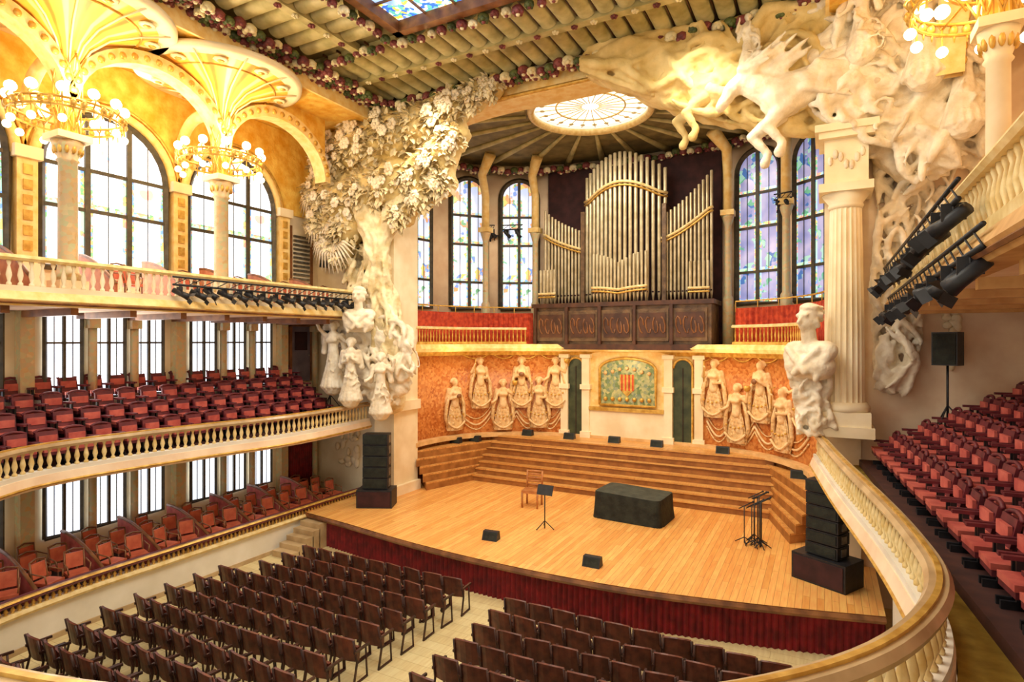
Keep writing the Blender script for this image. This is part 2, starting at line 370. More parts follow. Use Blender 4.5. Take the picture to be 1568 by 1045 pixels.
while y<12.6:
    for xa,xb in ((-13.5,-12.2),(-11.9,-10.75),(-3.25,-2.1),(-1.8,-.5)): ribseg((xa,y,ZC),(xb,y,ZC),.23,.2)
    y+=.54
b.build('ceiling')
b=MB(); b.box(-13.9,-.1,14.52,14.78,ZC-.24,ZC-.02,M['rib']); b.box(-12.18,-11.92,0,13,ZC-.24,ZC-.02,M['rib']); b.box(-2.08,-1.82,0,13,ZC-.24,ZC-.02,M['rib'])
for k in range(25):
    for q in range(5):
        t=2*pi*q/5; b.sph((-13.6+k*.55+.06*math.cos(t),14.65+.06*math.sin(t),ZC-.26),.045,M['rosew'] if k%2 else M['rose'],6,4)
for k in range(23):
    for q in range(5):
        t=2*pi*q/5; b.sph((-12.05+.06*math.cos(t),.3+k*.55+.06*math.sin(t),ZC-.26),.045,M['rosew'] if k%2 else M['rose'],6,4)
b.build('trim_1')
b=MB()
b.box(-10.3,-3.7,2.5,12.8,ZC+.1,ZC+.14,M['sky'])
for i in range(8): b.box(-10.3+i*.943-.02,-10.3+i*.943+.02,2.5,12.8,ZC+.04,ZC+.1,M['wood'])
for i in range(11): b.box(-10.3,-3.7,2.5+i*1.03-.02,2.5+i*1.03+.02,ZC+.04,ZC+.1,M['wood'])
for x0,x1,y0,y1 in ((-10.5,-10.25,2.4,12.95),(-3.75,-3.5,2.4,12.95),(-10.5,-3.5,12.7,12.95),(-10.5,-3.5,2.3,2.55)): b.box(x0,x1,y0,y1,ZC-.2,ZC+.1,M['wood'])
b.build('stained_glass_skylight')
b=MB(); b.box(-17.8,-14.1,-4,17,14.37,14.6,M['gold']); b.box(-14.1,-14.02,-4,17,14.3,ZC+.3,M['arch']); b.build('ceiling_side_vault_left')
b=MB(); b.box(.1,4.3,-4,17,14.37,14.6,M['gold']); b.box(.02,.1,-4,16.5,14.3,ZC+.3,M['arch']); b.build('ceiling_side_vault_right')
def garland(name,path,step=.36,rows=2,r=.13,amp=.12):
    g=MB()
    for j in range(rows):
        for i,(p,a) in enumerate(resample(path,step)):
            m=[M['rose'],M['rosew'],M['rose'],M['leafg'],M['rose'],M['rosew'],M['leafg']][(i+j*3)%7]
            rr=r*random.uniform(.8,1.15)
            nx,ny=math.sin(a),-math.cos(a)
            o=(j-.5*(rows-1))*.3+random.uniform(-.03,.03)
            q=(p[0]+nx*o,p[1]+ny*o,p[2]+random.uniform(-.04,.04)-amp*abs(math.sin(i*.7)))
            g.sph(q,(rr,rr,rr*.75),m,8,5)
            for w in range(5):
                t=2*pi*w/5; g.sph((q[0]+rr*.6*math.cos(t),q[1]+rr*.6*math.sin(t),q[2]-rr*.35),rr*.42,m,5,4)
            g.sph((q[0],q[1],q[2]-rr*.6),rr*.4,M['rosew'] if m is M['rose'] else M['rose'],6,4)
    return g.build(name)
garland('rose_garland',[(-13.7,-2,14.85),(-13.7,16.2,14.85)],.3,3,.17)
garland('rose_garland',[(-13.7,16.2,14.85),(-.3,16.2,14.85)],.3,2,.18)
garland('rose_garland',[(-.3,16.2,14.85),(-.3,-2,14.85)],.34,2,.17)
garland('rose_garland',[(-10.7,0,14.95),(-10.7,13.1,14.95),(-3.4,13.1,14.95)],.33,1,.15,.05)
garland('rose_garland',[(-13.4,13.1,14.95),(-11,13.0,14.95)],.3,1,.15,.05)
# ------------------------------------------------------------------ windows
wn=[0]
def window(loc,rot,w,h,arched,nx,rows,glass,fr=None,fw=.09,depth=.12,border=True):
    """local: x width, z up, faces -y"""
    wn[0]+=1; b=MB(); fr=fr or M['frame']
    prof=[(-w/2,0),(w/2,0)]; r=w/2
    if arched:
        prof+=[(r*math.cos(a),h-r+r*math.sin(a)) for a in [pi*i/14 for i in range(15)]]
    else: prof+=[(w/2,h),(-w/2,h)]
    vs=[(x,0,z) for x,z in prof]; b.add(vs,[tuple(range(len(vs)))],glass)
    pts=[(x,-.03,z) for x,z in prof]; pts.append(pts[0])
    b.tube(pts,fw,fr,4,smooth=False)
    for i in range(1,nx):
        x=-w/2+w*i/nx; top=h if not arched else h-r+math.sqrt(max(0,r*r-x*x))
        b.box(x-fw*.6,x+fw*.6,-depth*.6,.0,0,top,fr)
    for zz in rows:
        hw=w/2
        if arched and zz>h-r: hw=math.sqrt(max(0.01,r*r-(zz-h+r)**2))
        b.box(-hw,hw,-depth*.5,.0,zz-fw*.45,zz+fw*.45,fr)
    rs=[0]+list(rows)+[h if not arched else h-r]
    for i in range(nx):
        xa=-w/2+w*i/nx+fw*.6; xb=-w/2+w*(i+1)/nx-fw*.6; bw=(xb-xa)*.1
        if border:
            for za,zb in zip(rs,rs[1:]):
                if zb-za<.3: continue
                za+=fw*.45; zb-=fw*.45
                for q in ((xa,xa+bw,za,zb),(xb-bw,xb,za,zb),(xa+bw,xb-bw,za,za+bw*1.6)): b.add([(q[0],-.006,q[2]),(q[1],-.006,q[2]),(q[1],-.006,q[3]),(q[0],-.006,q[3])],[(0,1,2,3)],M['glb'])
        x=(xa+xb)/2; top=h if not arched else h-r+math.sqrt(max(0,r*r-x*x))
        b.box(x-.01,x+.01,-.03,-.008,0,top,fr)
    return b.build('window_%d'%wn[0],loc,None,rot)
RL=pi/2
bays=[-.6,3.3,7.25,11.2,15.15]
for i in range(4):
    yc=(bays[i]+bays[i+1])/2
    window((-17.72,yc,8.5),RL,3.25,4.3,True,3,[1.6,2.7],M['gl1'],fw=.11)
    for k in (-1,0,1):
        window((-17.72,yc+k*1.1,5.0),RL,.86,2.25,False,2,[1.5],M['gl1'],fw=.06,border=False)
        window((-17.72,yc+k*1.1,1.45),RL,.86,1.75,False,2,[],M['gl1'],fw=.06,border=False)
b=MB()
for y in bays:
    b.box(-17.8,-17.5,y-.22,y+.22,7.65,11.3,M['arch']); b.box(-17.8,-17.4,y-.3,y+.3,11.1,11.4,M['cream']); b.box(-17.8,-17.42,y-.3,y+.3,7.65,8.5,M['cream'])
    for k in range(6): b.box(-17.5,-17.47,y-.1,y+.1,8.8+k*.38,9.05+k*.38,M['goldd'])
    b.box(-17.8,-17.5,y-.15,y+.15,0,7.3,M['framep'])
    for yy in ((y+.1+1.42),(y+.1+1.42+1.1)):
        b.tube([(-17.6,yy,4.6),(-17.6,yy,6.9)],.11,M['framep'],10); b.box(-17.8,-17.45,yy-.14,yy+.14,6.9,7.3,M['framep']); b.tube([(-17.6,yy,.4),(-17.6,yy,3.0)],.1,M['framep'],10)
for i in range(4):
    yc=(bays[i]+bays[i+1])/2
    pts=[(-17.62,yc+1.78*math.cos(a),11.2+1.78*math.sin(a)) for a in [pi*k/20 for k in range(21)]]
    b.tube(pts,.13,M['arch'],6); 
    pts=[(-17.66,yc+2.0*math.cos(a),11.2+2.0*math.sin(a)) for a in [pi*k/20 for k in range(21)]]
    b.tube(pts,.06,M['goldd'],6)
b.box(-17.8,-17.55,-4,17,7.3,7.65,M['cream']); b.box(-17.8,-17.6,-4,17,3.25,3.45,M['cream'])
b.box(-17.8,-17.74,-4,17,11.3,14.35,M['gold'])
b.build('trim_2')
b=MB(); b.box(-.45,.45,-.05,0,0,2.1,M['grey']); 
for x in(-.5,.5): b.box(x-.05,x+.05,-.09,0,0,2.2,M['wood'])
b.box(-.55,.55,-.09,0,2.1,2.2,M['wood']); b.box(-.3,.3,-.07,-.05,1.2,1.9,M['void']); b.sph((.35,-.1,1.0),.04,M['metal']); b.build('door_1',(-17.78,16.1,5.0),None,RL)
b=MB(); b.box(-.45,.45,-.05,0,0,2.6,M['cream'])
for i in range(14): b.box(-.38,.38,-.12,-.04,.2+i*.16,.28+i*.16,M['metal'])
for x in(-.5,.5): b.box(x-.05,x+.05,-.1,0,0,2.7,M['wood'])
b.build('door_2',(-17.78,16.1,8.2),None,RL)
b=MB()
for i in range(12): b.tube([(-.55+i*.1,-.06,0),(-.55+i*.1,-.06,2.3)],.06,M['redd'],6)
b.box(-.65,.65,-.12,0,2.3,2.4,M['wood']); b.build('door_3',(-17.76,16.1,.95),None,RL)
# ------------------------------------------------------------------ arcade columns, fan vaults, arches
XC=-15.6
def arcade_column(x,y):
    b=MB()
    cm=M['framep'] if x<0 else M['cream']; r_=1 if x<0 else .8
    b.box(-.3*r_,.3*r_,-.3*r_,.3*r_,7.6,7.95,M['cream'])
    b.lathe([(a_*r_,z_) for a_,z_ in [(.27,7.95),(.3,8.05),(.22,8.15),(.2,8.3),(.19,10.7),(.24,10.75),(.2,10.8),(.3,11.05),(.33,11.2)]],(0,0,0),cm,16)
    b.box(-.36*r_,.36*r_,-.36*r_,.36*r_,11.2,11.35,M['cream'])
    for k in range(12):
        a=2*pi*k/12; b.sph((.26*r_*math.cos(a),.26*r_*math.sin(a),11.0),(.05,.05,.12),M['goldd'],6,5)
    f=b
    f.lathe([(.2,11.35),(.17,12.6),(.24,13.1),(.42,13.45),(.8,13.78),(1.4,14.02),(1.95,14.15),(2.1,14.2),(2.1,14.26)],(0,0,0),M['fan'],48)
    f.lathe([(2.1,14.12),(2.22,14.14),(2.24,14.28),(2.1,14.28)],(0,0,0),M['cream'],48)
    f.tube([(1.45*math.cos(2*pi*k/48),1.45*math.sin(2*pi*k/48),14.02) for k in range(49)],.03,M['goldd'],5)
    for k in range(10):
        a=2*pi*(k+.5)/10; ca,sa=math.cos(a),math.sin(a)
        f.tube([(ca*r,sa*r,z) for r,z in [(.2,12.6),(.27,13.08),(.44,13.4),(.82,13.73),(1.42,13.97),(2.08,14.12)]],.025,M['cream'],5)
        a=2*pi*k/10; f.sph((1.72*math.cos(a),1.72*math.sin(a),14.06),(.2,.2,.04),M['rosew'],8,4); f.sph((1.72*math.cos(a),1.72*math.sin(a),14.03),(.1,.1,.04),M['goldd'],6,4)
    for k in range(8):
        for sgn in (1,-1):
            f.tube([((.24+.12*t*t)*math.cos(2*pi*k/8+sgn*t*2.4),(.24+.12*t*t)*math.sin(2*pi*k/8+sgn*t*2.4),11.4+t*1.8) for t in [q/8 for q in range(9)]],.02,M['goldd'],4)
    b.build('fan_vault_column',(x,y,0))
for y in bays[:-1]: arcade_column(XC,y); 
for y in bays[1:-1]: arcade_column(2.3,y)
b=MB()
for x in (XC,2.3):
    for i in range(len(bays)-1):
        y0,y1=bays[i],bays[i+1]; yc=(y0+y1)/2; ra=(y1-y0)/2
        n=20; vs=[];fs=[]
        for k in range(n+1):
            a=pi*k/n; co,si=math.cos(a),math.sin(a)
            yy,zz=yc+(ra-.12)*co,12.1+1.55*si; y2,z2=yc+(ra+.12)*co,12.1+1.9*si
            vs+=[(x-.25,yy,zz),(x+.25,yy,zz),(x+.25,y2,z2),(x-.25,y2,z2)]
        for k in range(n):
            for j in range(4): fs.append((k*4+j,k*4+(j+1)%4,k*4+4+(j+1)%4,k*4+4+j))
        b.add(vs,fs,M['arch'],False)
        vs=[];fs=[]
        for k in range(n+1):
            a=pi*k/n; vs+=[(x,yc+(ra+.1)*math.cos(a),12.1+1.88*math.sin(a)),(x,yc+(ra+.1)*math.cos(a),14.36)]
        for k in range(n): fs.append((k*2,k*2+1,k*2+3,k*2+2))
        b.add(vs,fs,M['gold'])
        for k in range(1,20,1): b.sph((x+.26,yc+ra*math.cos(pi*k/20),12.1+1.72*math.sin(pi*k/20)),(.05,.09,.09),M['goldd'],6,4)
    for y in bays[:-1]:
        x1=-17.6 if x<0 else 4.1
        pts=[((x+x1)/2+(x-x1)/2*math.cos(pi*k/16),y,12.0+1.3*math.sin(pi*k/16)) for k in range(17)]
        b.tube(pts,.17,M['arch'],6)
b.build('arcade_arches')
# ------------------------------------------------------------------ chandeliers
def chandelier(x,y,z):
    b=MB(); R=1.1
    for rr,zz in ((R,0),(R,.18),(R*.55,.25)):
        b.tube([(rr*math.cos(2*pi*k/32),rr*math.sin(2*pi*k/32),zz) for k in range(33)],.03,M['goldd'],6)
    for k in range(12):
        a=2*pi*k/12; ca,sa=math.cos(a),math.sin(a)
        b.tube([(ca*R,sa*R,.09),(ca*(R+.08),sa*(R+.08),.2),(ca*R,sa*R,.34)],.02,M['goldd'],5)
        b.sph((ca*R,sa*R,.4),.12,M['bulb'],10,7)
        b.tube([(ca*R,sa*R,.1),(ca*R,sa*R,-.22)],.015,M['goldd'],5); b.sph((ca*R,sa*R,-.28),.09,M['bulb'],8,6)
        for t in (.33,.66):
            a2=2*pi*(k+t)/12; b.sph((math.cos(a2)*(R+.02),math.sin(a2)*(R+.02),.09),(.07,.07,.09),M['goldd'],6,5)
            b.tube([(math.cos(a2)*R,math.sin(a2)*R,.0),(math.cos(a2)*R,math.sin(a2)*R,-.12)],[.03,.008],M['goldd'],5)
        if k%2==0: b.tube([(ca*R,sa*R,.1),(ca*.6,sa*.6,.28),(ca*.38,sa*.38,-.1)],.02,M['goldd'],5)
    for k in range(6):
        a=2*pi*(k+.5)/6; b.sph((.62*math.cos(a),.62*math.sin(a),.36),.1,M['bulb'],8,6)
    b.build('ring_chandelier',(x,y,z))
for p in ((XC,7.25),(XC,11.2),(2.3,11.2)):
    chandelier(p[0],p[1],11.7)
    for dx in ((.75,) if p[0]<0 else (-.75,)):
        l=bpy.data.lights.new('chandelier_light','POINT'); l.energy=225; l.color=(1,.76,.42); l.shadow_soft_size=.3
        o=bpy.data.objects.new('chandelier_light',l); o.location=(p[0]+dx,p[1],12.3); sc.collection.objects.link(o)
# ------------------------------------------------------------------ balconies
half=[(-.15,16.6),(.3,13),(.75,10),(.95,8.3),(1.0,7.1),(.78,6.05),(.25,4.95),(-.65,3.95),(-2,3.0),(-3.6,2.3),(-5.2,1.85),(-7,1.7)]
P1=half+[(-14-x,y) for x,y in half[::-1][1:]]
P1=[(x if x>-7.5 else x-(.2 if y>5 else 0),y) for x,y in P1]
P1[-1]=(-14.85,16.6)
U=catmull(P1,6)
b=MB()
b.sweep(U,[(.1,4.16),(.13,4.22),(.09,4.28),(-.07,4.28),(-.11,4.22),(-.09,4.16)],M['fringe'])
b.sweep(U,[(.03,4.28),(.03,4.31),(-.02,4.31),(-.02,4.28)],M['goldd'])
b.sweep(U,[(.1,3.62),(.1,3.72),(-.1,3.72),(-.1,3.62)],M['wallw'])
balusters(b,U,.19,3.72,4.18,.055,M['balus'])
b.sweep(U,[(.14,3.35),(.18,3.45),(.12,3.62),(-.12,3.62),(-.12,3.35)],M['pink'])
b.sweep(U,[(.19,3.40),(.21,3.43),(.19,3.46),(.14,3.43)],M['goldd'])
b.build('first_balcony_balustrade')
b=MB()
b.sweep(U,[(-.13,3.35),(-.13,3.5),(-2.75,3.5),(-2.75,3.35)],M['carpet'])
b.box(3.2,4.3,2,17,3.36,3.5,M['carpet']); b.build('first_balcony_floor')
b=MB(); 
for i in range(4):
    x=-15.45-.56*i
    b.box(-17.8,x,1.5,16.3,3.5+(.0 if i==0 else .15+.38*(i-1)),3.65+.38*i,M['darkfl'])
b.build('seating_tiers')
RX=lambda i,y: 1.62+.56*i-.085*(y-7)
b=MB()
for i in range(5):
    pl=[(RX(i,5)-.05,5),(4.3,5),(4.3,16.7),(RX(i,16.7)-.05,16.7)]
    b.prism(pl,3.5+(.0 if i==0 else .15+.3*(i-1)),3.65+.3*i,M['darkfl'])
b.build('seating_tiers')
def mkseat(cush):
    seat=MB()
    seat.box(-.24,.24,-.18,.22,.38,.46,cush); seat.box(-.235,.235,-.16,.21,.3,.38,M['mar'])
    seat.add([(-.24,-.2,.4),(.24,-.2,.4),(.24,-.14,.4),(-.24,-.14,.4),(-.23,-.3,.82),(.23,-.3,.82),(.23,-.24,.84),(-.23,-.24,.84)],[(0,3,2,1),(4,5,6,7),(0,1,5,4),(1,2,6,5),(2,3,7,6),(3,0,4,7)],M['mar'])
    seat.box(-.19,.19,-.2,-.15,.56,.74,cush)
    seat.tube([(-.25,-.29,.82),(-.15,-.31,.87),(0,-.32,.89),(.15,-.31,.87),(.25,-.29,.82)],.035,M['mar'],6)
    for x in(-.27,.27): seat.box(x-.02,x+.02,-.2,.18,0,.1,M['blk']); seat.box(x-.02,x+.02,-.05,.03,0,.58,M['blk']); seat.box(x-.035,x+.035,-.24,.16,.58,.63,M['mar'])
    return seat
seat=mkseat(M['rosep'])
def seat_row(name,tmpl,pts,rz,sx=1,jit=.0):
    r=MB()
    for p in pts: r.merge(tmpl,T(p[0],p[1],p[2],rz+random.uniform(-jit,jit),sx))
    return r.build(name)
for i in range(4):
    x=-15.78-.56*i; seat_row('balcony_seat_row',seat,[(x,2.2+.6*k,3.65+.38*i) for k in range(23)],-pi/2,.95,.06)
for i in range(5):
    seat_row('balcony_seat_row',seat,[(RX(i,5.4+.62*k)+.33,5.4+.62*k,3.65+.3*i) for k in range(18)],pi/2+.085,.93,.05)
def upper(x,s,y0,y1,sm,bm):
    path=[(x,y1),(x,y0)] if s>0 else [(x,y0),(x,y1)]
    path=[(path[0][0],path[0][1]+(path[1][1]-path[0][1])*k/12) for k in range(13)]
    b=MB()
    b.sweep(path,[(.06,8.25),(.1,8.3),(.06,8.37),(-.12,8.37),(-.14,8.3),(-.1,8.25)],M['balus'])
    b.sweep(path,[(.08,7.6),(.08,7.72),(-.14,7.72),(-.14,7.6)],bm)
    balusters(b,offset(path,-.03),.2,7.72,8.25,.055,bm)
    b.sweep(path,[(.1,7.3),(.2,7.42),(.1,7.6),(-.2,7.6),(-.2,7.3)],sm)
    b.sweep(path,[(.17,7.33),(.2,7.36),(.17,7.39),(.1,7.36)],M['wood'])
    b.build('upper_balcony_balustrade')
upper(-15,-1,-3,16.6,M['arch'],M['cream']); upper(1.45,1,2.5,16.2,M['brownb'],M['balus'])
b=MB(); b.box(-17.8,-15.2,-4,17,7.3,7.6,M['pink']); 
for y in [bays[0]+k*1.3 for k in range(14)]: b.box(-17.7,-15.2,y-.08,y+.08,7.14,7.3,M['wood'])
b.build('upper_balcony_floor')
b=MB(); b.box(1.65,4.3,-4,17,7.3,7.6,M['pink'])
for k in range(9): b.box(1.6,4.3,1.5+k*1.8,1.65+k*1.8,7.16,7.3,M['brownb'])
b.build('upper_balcony_floor')
def partition(name,x,y,z,m,hgt=1.0,L=1.9):
    b=MB(); pr=[(0,0),(L,0),(L,.35)]
    for k in range(9):
        t=k/8; pr.append((L*(1-t)-.05*t,.35+(hgt-.35)*math.sin(t*pi/2)))
    n=len(pr); vs=[(px,-.03,pz) for px,pz in pr]+[(px,.03,pz) for px,pz in pr]
    b.add(vs,[tuple(range(n)),tuple(range(n,2*n))[::-1]]+[(i,(i+1)%n,n+(i+1)%n,n+i) for i in range(n)],m)
    b.tube([(px,0,pz) for px,pz in pr[2:]],.045,M['wood'],6)
    b.build(name,(x,y,z))
ch=MB()
ch.box(-.22,.22,-.2,.22,.4,.47,M['orange'])
for x in(-.2,.2):
    ch.tube([(x,.2,0),(x,.2,.42)],.02,M['wood'],6); ch.tube([(x,-.2,0),(x,-.2,.45),(x*.95,-.27,.9)],.02,M['wood'],6)
    ch.tube([(x,.18,.42),(x*1.15,.16,.64),(x*1.1,-.2,.68)],.018,M['wood'],6)
ch.tube([(-.2,-.27,.9),(0,-.31,.94),(.2,-.27,.9)],.022,M['wood'],6)
ch.add([(-.17,-.23,.52),(.17,-.23,.52),(.17,-.28,.86),(-.17,-.28,.86),(-.17,-.2,.52),(.17,-.2,.52),(.17,-.25,.86),(-.17,-.25,.86)],[(0,3,2,1),(4,5,6,7),(0,1,5,4),(1,2,6,5),(2,3,7,6),(3,0,4,7)],M['orange'])
ZB=.6
chob=ch.build('box_chair',(-15.6,2.0,ZB),None,-pi/2)
b=MB(); b.box(-17.8,-15.16,-4,17,0,ZB,M['darkfl']); b.build('box_floor')
y=2.4
while y<15.5:
    partition('box_partition',-17.3,y,ZB,M['rosep'],1.05,2.05)
    for (dx,dy,r) in ((-.5,.35,.2),(-.5,.95,-.25),(-1.2,.4,.1),(-1.25,1.0,-.1),(-1.95,.7,.1)): inst(chob,(-15.2+dx,y+dy,ZB),-pi/2+r+random.uniform(-.2,.2))
    y+=1.38
y=2.6
while y<15.5:
    partition('upper_box_partition',-17.2,y+.3,7.6,M['parti'],1.2,1.9)
    for (dx,dy,r) in ((-.5,.75,.2),(-1.2,1.25,-.2)): 
        if abs(y+dy-11.2)>.45 and abs(y+dy-7.25)>.45: inst(chob,(-15.2+dx,y+dy,7.6),-pi/2+r)
    y+=1.75
b=MB()
pb=catmull([(-8.5,.9),(-11,1.5),(-13.2,3.0),(-14.6,5.0),(-15,7),(-15,9),(-15,12),(-15,15),(-14.95,16.9)],6)
b.sweep(pb,[(.02,0),(.02,.82),(-.15,.82),(-.15,0)],M['wallw'])
b.sweep(pb,[(.1,.78),(.13,.84),(.06,.9),(-.15,.9),(-.15,.78)],M['balus'])
b.sweep(pb,[(.08,1.06),(.12,1.1),(.08,1.16),(-.15,1.16),(-.15,1.06)],M['mar'])
b.sweep(pb,[(.1,1.12),(.13,1.14),(.1,1.175),(.02,1.175)],M['goldd'])
balusters(b,pb,.13,.9,1.06,.045,M['goldd'],6)
b.sweep(pb,[(.05,.0),(.05,.12),(.02,.12),(.02,0)],M['fringe'])
b.build('box_parapet')
b=MB(); b.box(1.2,1.35,1,13.9,0,3.35,M['wallw']); b.build('wall_stalls_right')
# ------------------------------------------------------------------ stage
front=catmull([(-15,13.8),(-13,13.55),(-10,13.1),(-7,12.9),(-4,13.0),(-1.2,13.5),(1.1,14.1)],6)
ap=apse(7,5.3)
poly=front+[(1.1,17),(.2,17.05)]+[p for p in ap[::-1]]+[(-14.2,17.05),(-15,17)]
b=MB(); b.prism(poly,.78,.95,M['stage'],M['wood'])
b.sweep(front,[(.03,.8),(.06,.86),(.03,.93),(-.02,.93),(-.02,.8)],M['wood'])
b.build('stage_floor')
b=MB()
fs2=resample(front,.07); pts=[(p[0][0],p[0][1]+.12+(.035 if i%2 else -.035)) for i,p in enumerate(fs2)]
b.sweep(pts,[(.02,0),(.02,.78),(-.02,.78),(-.02,0)],M['redd']); b.build('stage_skirt_curtain')
b=MB()
for i in range(5): b.box(-14.85,-14.0,13.45-.27*i,13.6-.27*i+.15,0,.78-.15*i,M['fringe'])
b.build('stage_access_steps')
b=MB()
NS=7; dz=1.6/NS
for i in range(NS):
    yf=20.1+.27*i; z0=.95+dz*i; z1=.95+dz*(i+1)
    xl=-12.5; xr=-1.2
    hw=[p for p in apse(6.9,5.2) if xl<=p[0]<=xr and p[1]>yf]
    pl=[(max(xl,hw[0][0]),yf),(min(xr,hw[-1][0]),yf)]+hw[::-1]
    b.prism(pl,z0,z1-.05,M['riser']); b.prism([(x,y-(.04 if k<2 else 0)) for k,(x,y) in enumerate(pl)],z1-.05,z1,M['steps'])
b.build('choir_riser_steps')
for sgn in(-1,1):
    b=MB()
    for i in range(5):
        z0=.95+i*.28; z1=z0+.28; o=.26*i
        def mx(x): return x if sgn<0 else -14-x
        inner=[(-13.15-o*.6,17.9),(-12.45-o*.35,20.1+o*.3)]
        wall=[p for p in apse(6.85,5.1) if p[0]<-12.0 and p[1]<21.9 and p[1]>18.0]
        pl=inner+wall[::-1]; pl=[(mx(x),y) for x,y in pl]
        if sgn>0: pl=pl[::-1]
        b.prism(pl,z0,z1-.05,M['riser']); b.prism(pl,z1-.05,z1,M['steps'])
    b.build('side_riser_steps')
b=MB()
b.sweep(ap,[(0,.95),(0,6.1),(-.25,6.1),(-.25,.95)],M['muse'],True)
b.sweep(ap,[(.0,2.5),(.32,2.5),(.32,2.66),(0,2.66)],M['steel'])
b.sweep(ap,[(.0,5.95),(.1,5.95),(.16,6.12),(0,6.12)],M['goldd'])
b.build('wall_muses')
b=MB(); Yb=23.12
b.box(-9.75,-4.1,Yb,Yb+.3,2.4,6.1,M['arch'])
for x in (-9.7,-8.75,-5.35,-4.2):
    b.box(x-.16,x+.16,Yb-.2,Yb,2.55,5.95,M['cream']); b.box(x-.22,x+.22,Yb-.26,Yb,4.55,4.75,M['cream']); b.box(x-.22,x+.22,Yb-.26,Yb,2.5,2.8,M['cream']); b.box(x-.22,x+.22,Yb-.26,Yb,5.85,6.0,M['cream'])
b.box(-8.6,-5.5,Yb-.12,Yb,2.55,3.7,M['cream']); b.box(-8.6,-5.5,Yb-.2,Yb,3.7,3.85,M['goldd'])
def archpanel(mb,x,y,z0,w,h,m,dep=.08,rise=None):
    r=rise if rise is not None else w/2
    pr=[(x-w/2,z0),(x+w/2,z0)]+[(x+w/2*math.cos(a),z0+h-r+r*math.sin(a)) for a in [pi*k/14 for k in range(15)]]
    n=len(pr); vs=[(px,y,pz) for px,pz in pr]+[(px,y+dep,pz) for px,pz in pr]
    mb.add(vs,[tuple(range(n)),tuple(range(n,2*n))[::-1]]+[(i,(i+1)%n,n+(i+1)%n,n+i) for i in range(n)],m)
    return [(px,y-.01,pz) for px,pz in pr]
p=archpanel(b,-7,Yb-.1,3.95,2.3,1.9,M['green'],.1,.45); b.tube(p+[p[0]],.06,M['goldd'],6)
b.add([(-7.3,Yb-.12,5.2),(-6.7,Yb-.12,5.2),(-6.7,Yb-.12,4.6),(-7,Yb-.12,4.3),(-7.3,Yb-.12,4.6)],[(0,1,2,3,4)],M['goldd'])
for k in range(4): b.box(-7.24+k*.15,-7.18+k*.15,Yb-.14,Yb-.12,4.55,5.2,M['red'])
for k in range(-3,4):
    b.sph((-7+k*.3,Yb-.13,5.35+.1*math.cos(k)),.08,M['steel'],6,5); b.sph((-7+k*.3,Yb-.13,4.2),.09,M['goldd'],6,5)
b.build('shield_mosaic_panel')
for i,x in enumerate((-9.2,-4.8)):
    b=MB(); p=archpanel(b,x,Yb-.1,2.5,.72,3.35,M['doorg'],.1); b.tube(p,.05,M['goldd'],6)
    b.box(x-.01,x+.01,Yb-.13,Yb-.1,2.5,5.5,M['void']); b.build('door_%d'%(4+i))
# ------------------------------------------------------------------ muses
def caps_figure(fb,h,m,arms=0,dress=True,fw=1):
    c=lambda a,b_,r0,r1: fb.capsule([q*h for q in a],[q*h for q in b_],r0*h,r1*h,m,9)
    c((0,0,.5),(0,0,.66),.085,.075); c((0,0,.66),(0,0,.78),.08,.1); c((-.1,0,.79),(.1,0,.79),.045,.045)
    c((-.05,-.07,.73),(.05,-.07,.73),.045,.045)
    c((0,0,.8),(0,-.01,.88),.036,.034); c((0,-.01,.93),(0,-.015,.955),.058,.062); c((0,-.07,.93),(0,-.075,.92),.012,.014)
    c((-.03,-.055,.945),(.03,-.055,.945),.012,.012); c((0,.03,.96),(0,.05,.93),.06,.055); c((0,-.055,.9),(0,-.06,.895),.02,.018)
    for k in range(9):
        a=pi*k/8; c((.06*math.cos(a),.03,.955+.06*math.sin(a)),(.075*math.cos(a),.04,.955+.07*math.sin(a)),.026,.022)
    A={0:(((-.13,-.02,.62),(-.02,-.13,.66)),((.13,-.02,.62),(.04,-.14,.7))),
       1:(((-.2,-.02,.72),(-.14,-.08,.88)),((.14,-.02,.62),(.05,-.14,.6))),
       2:(((-.15,-.04,.62),(-.24,-.1,.55)),((.2,-.03,.72),(.24,-.06,.9))),
       3:(((-.2,-.05,.9),(-.28,-.06,1.08)),((.2,-.05,.72),(.34,-.08,.68)))}[arms]
    for s,(e,hd) in zip((-1,1),A):
        c((s*.11,0,.79),e,.04,.03); c(e,hd,.03,.022); c(hd,(hd[0],hd[1]-.02,hd[2]+.03),.025,.018)
        c((s*.13,.03,.8),(s*.17,.05,.55),.045,.05)
    if dress:
        c((0,0,.04),(0,0,.5),.17,.09)
        for q in range(9):
            a=-pi+pi*q/8; c((.17*math.cos(a),.15*math.sin(a),.02),(.05*math.cos(a),.05*math.sin(a),.5),.035,.02)
mlib=[]
for k in range(3):
    fb=MB(); caps_figure(fb,1.0,M['musew'],k,False)
    mlib.append(fb)
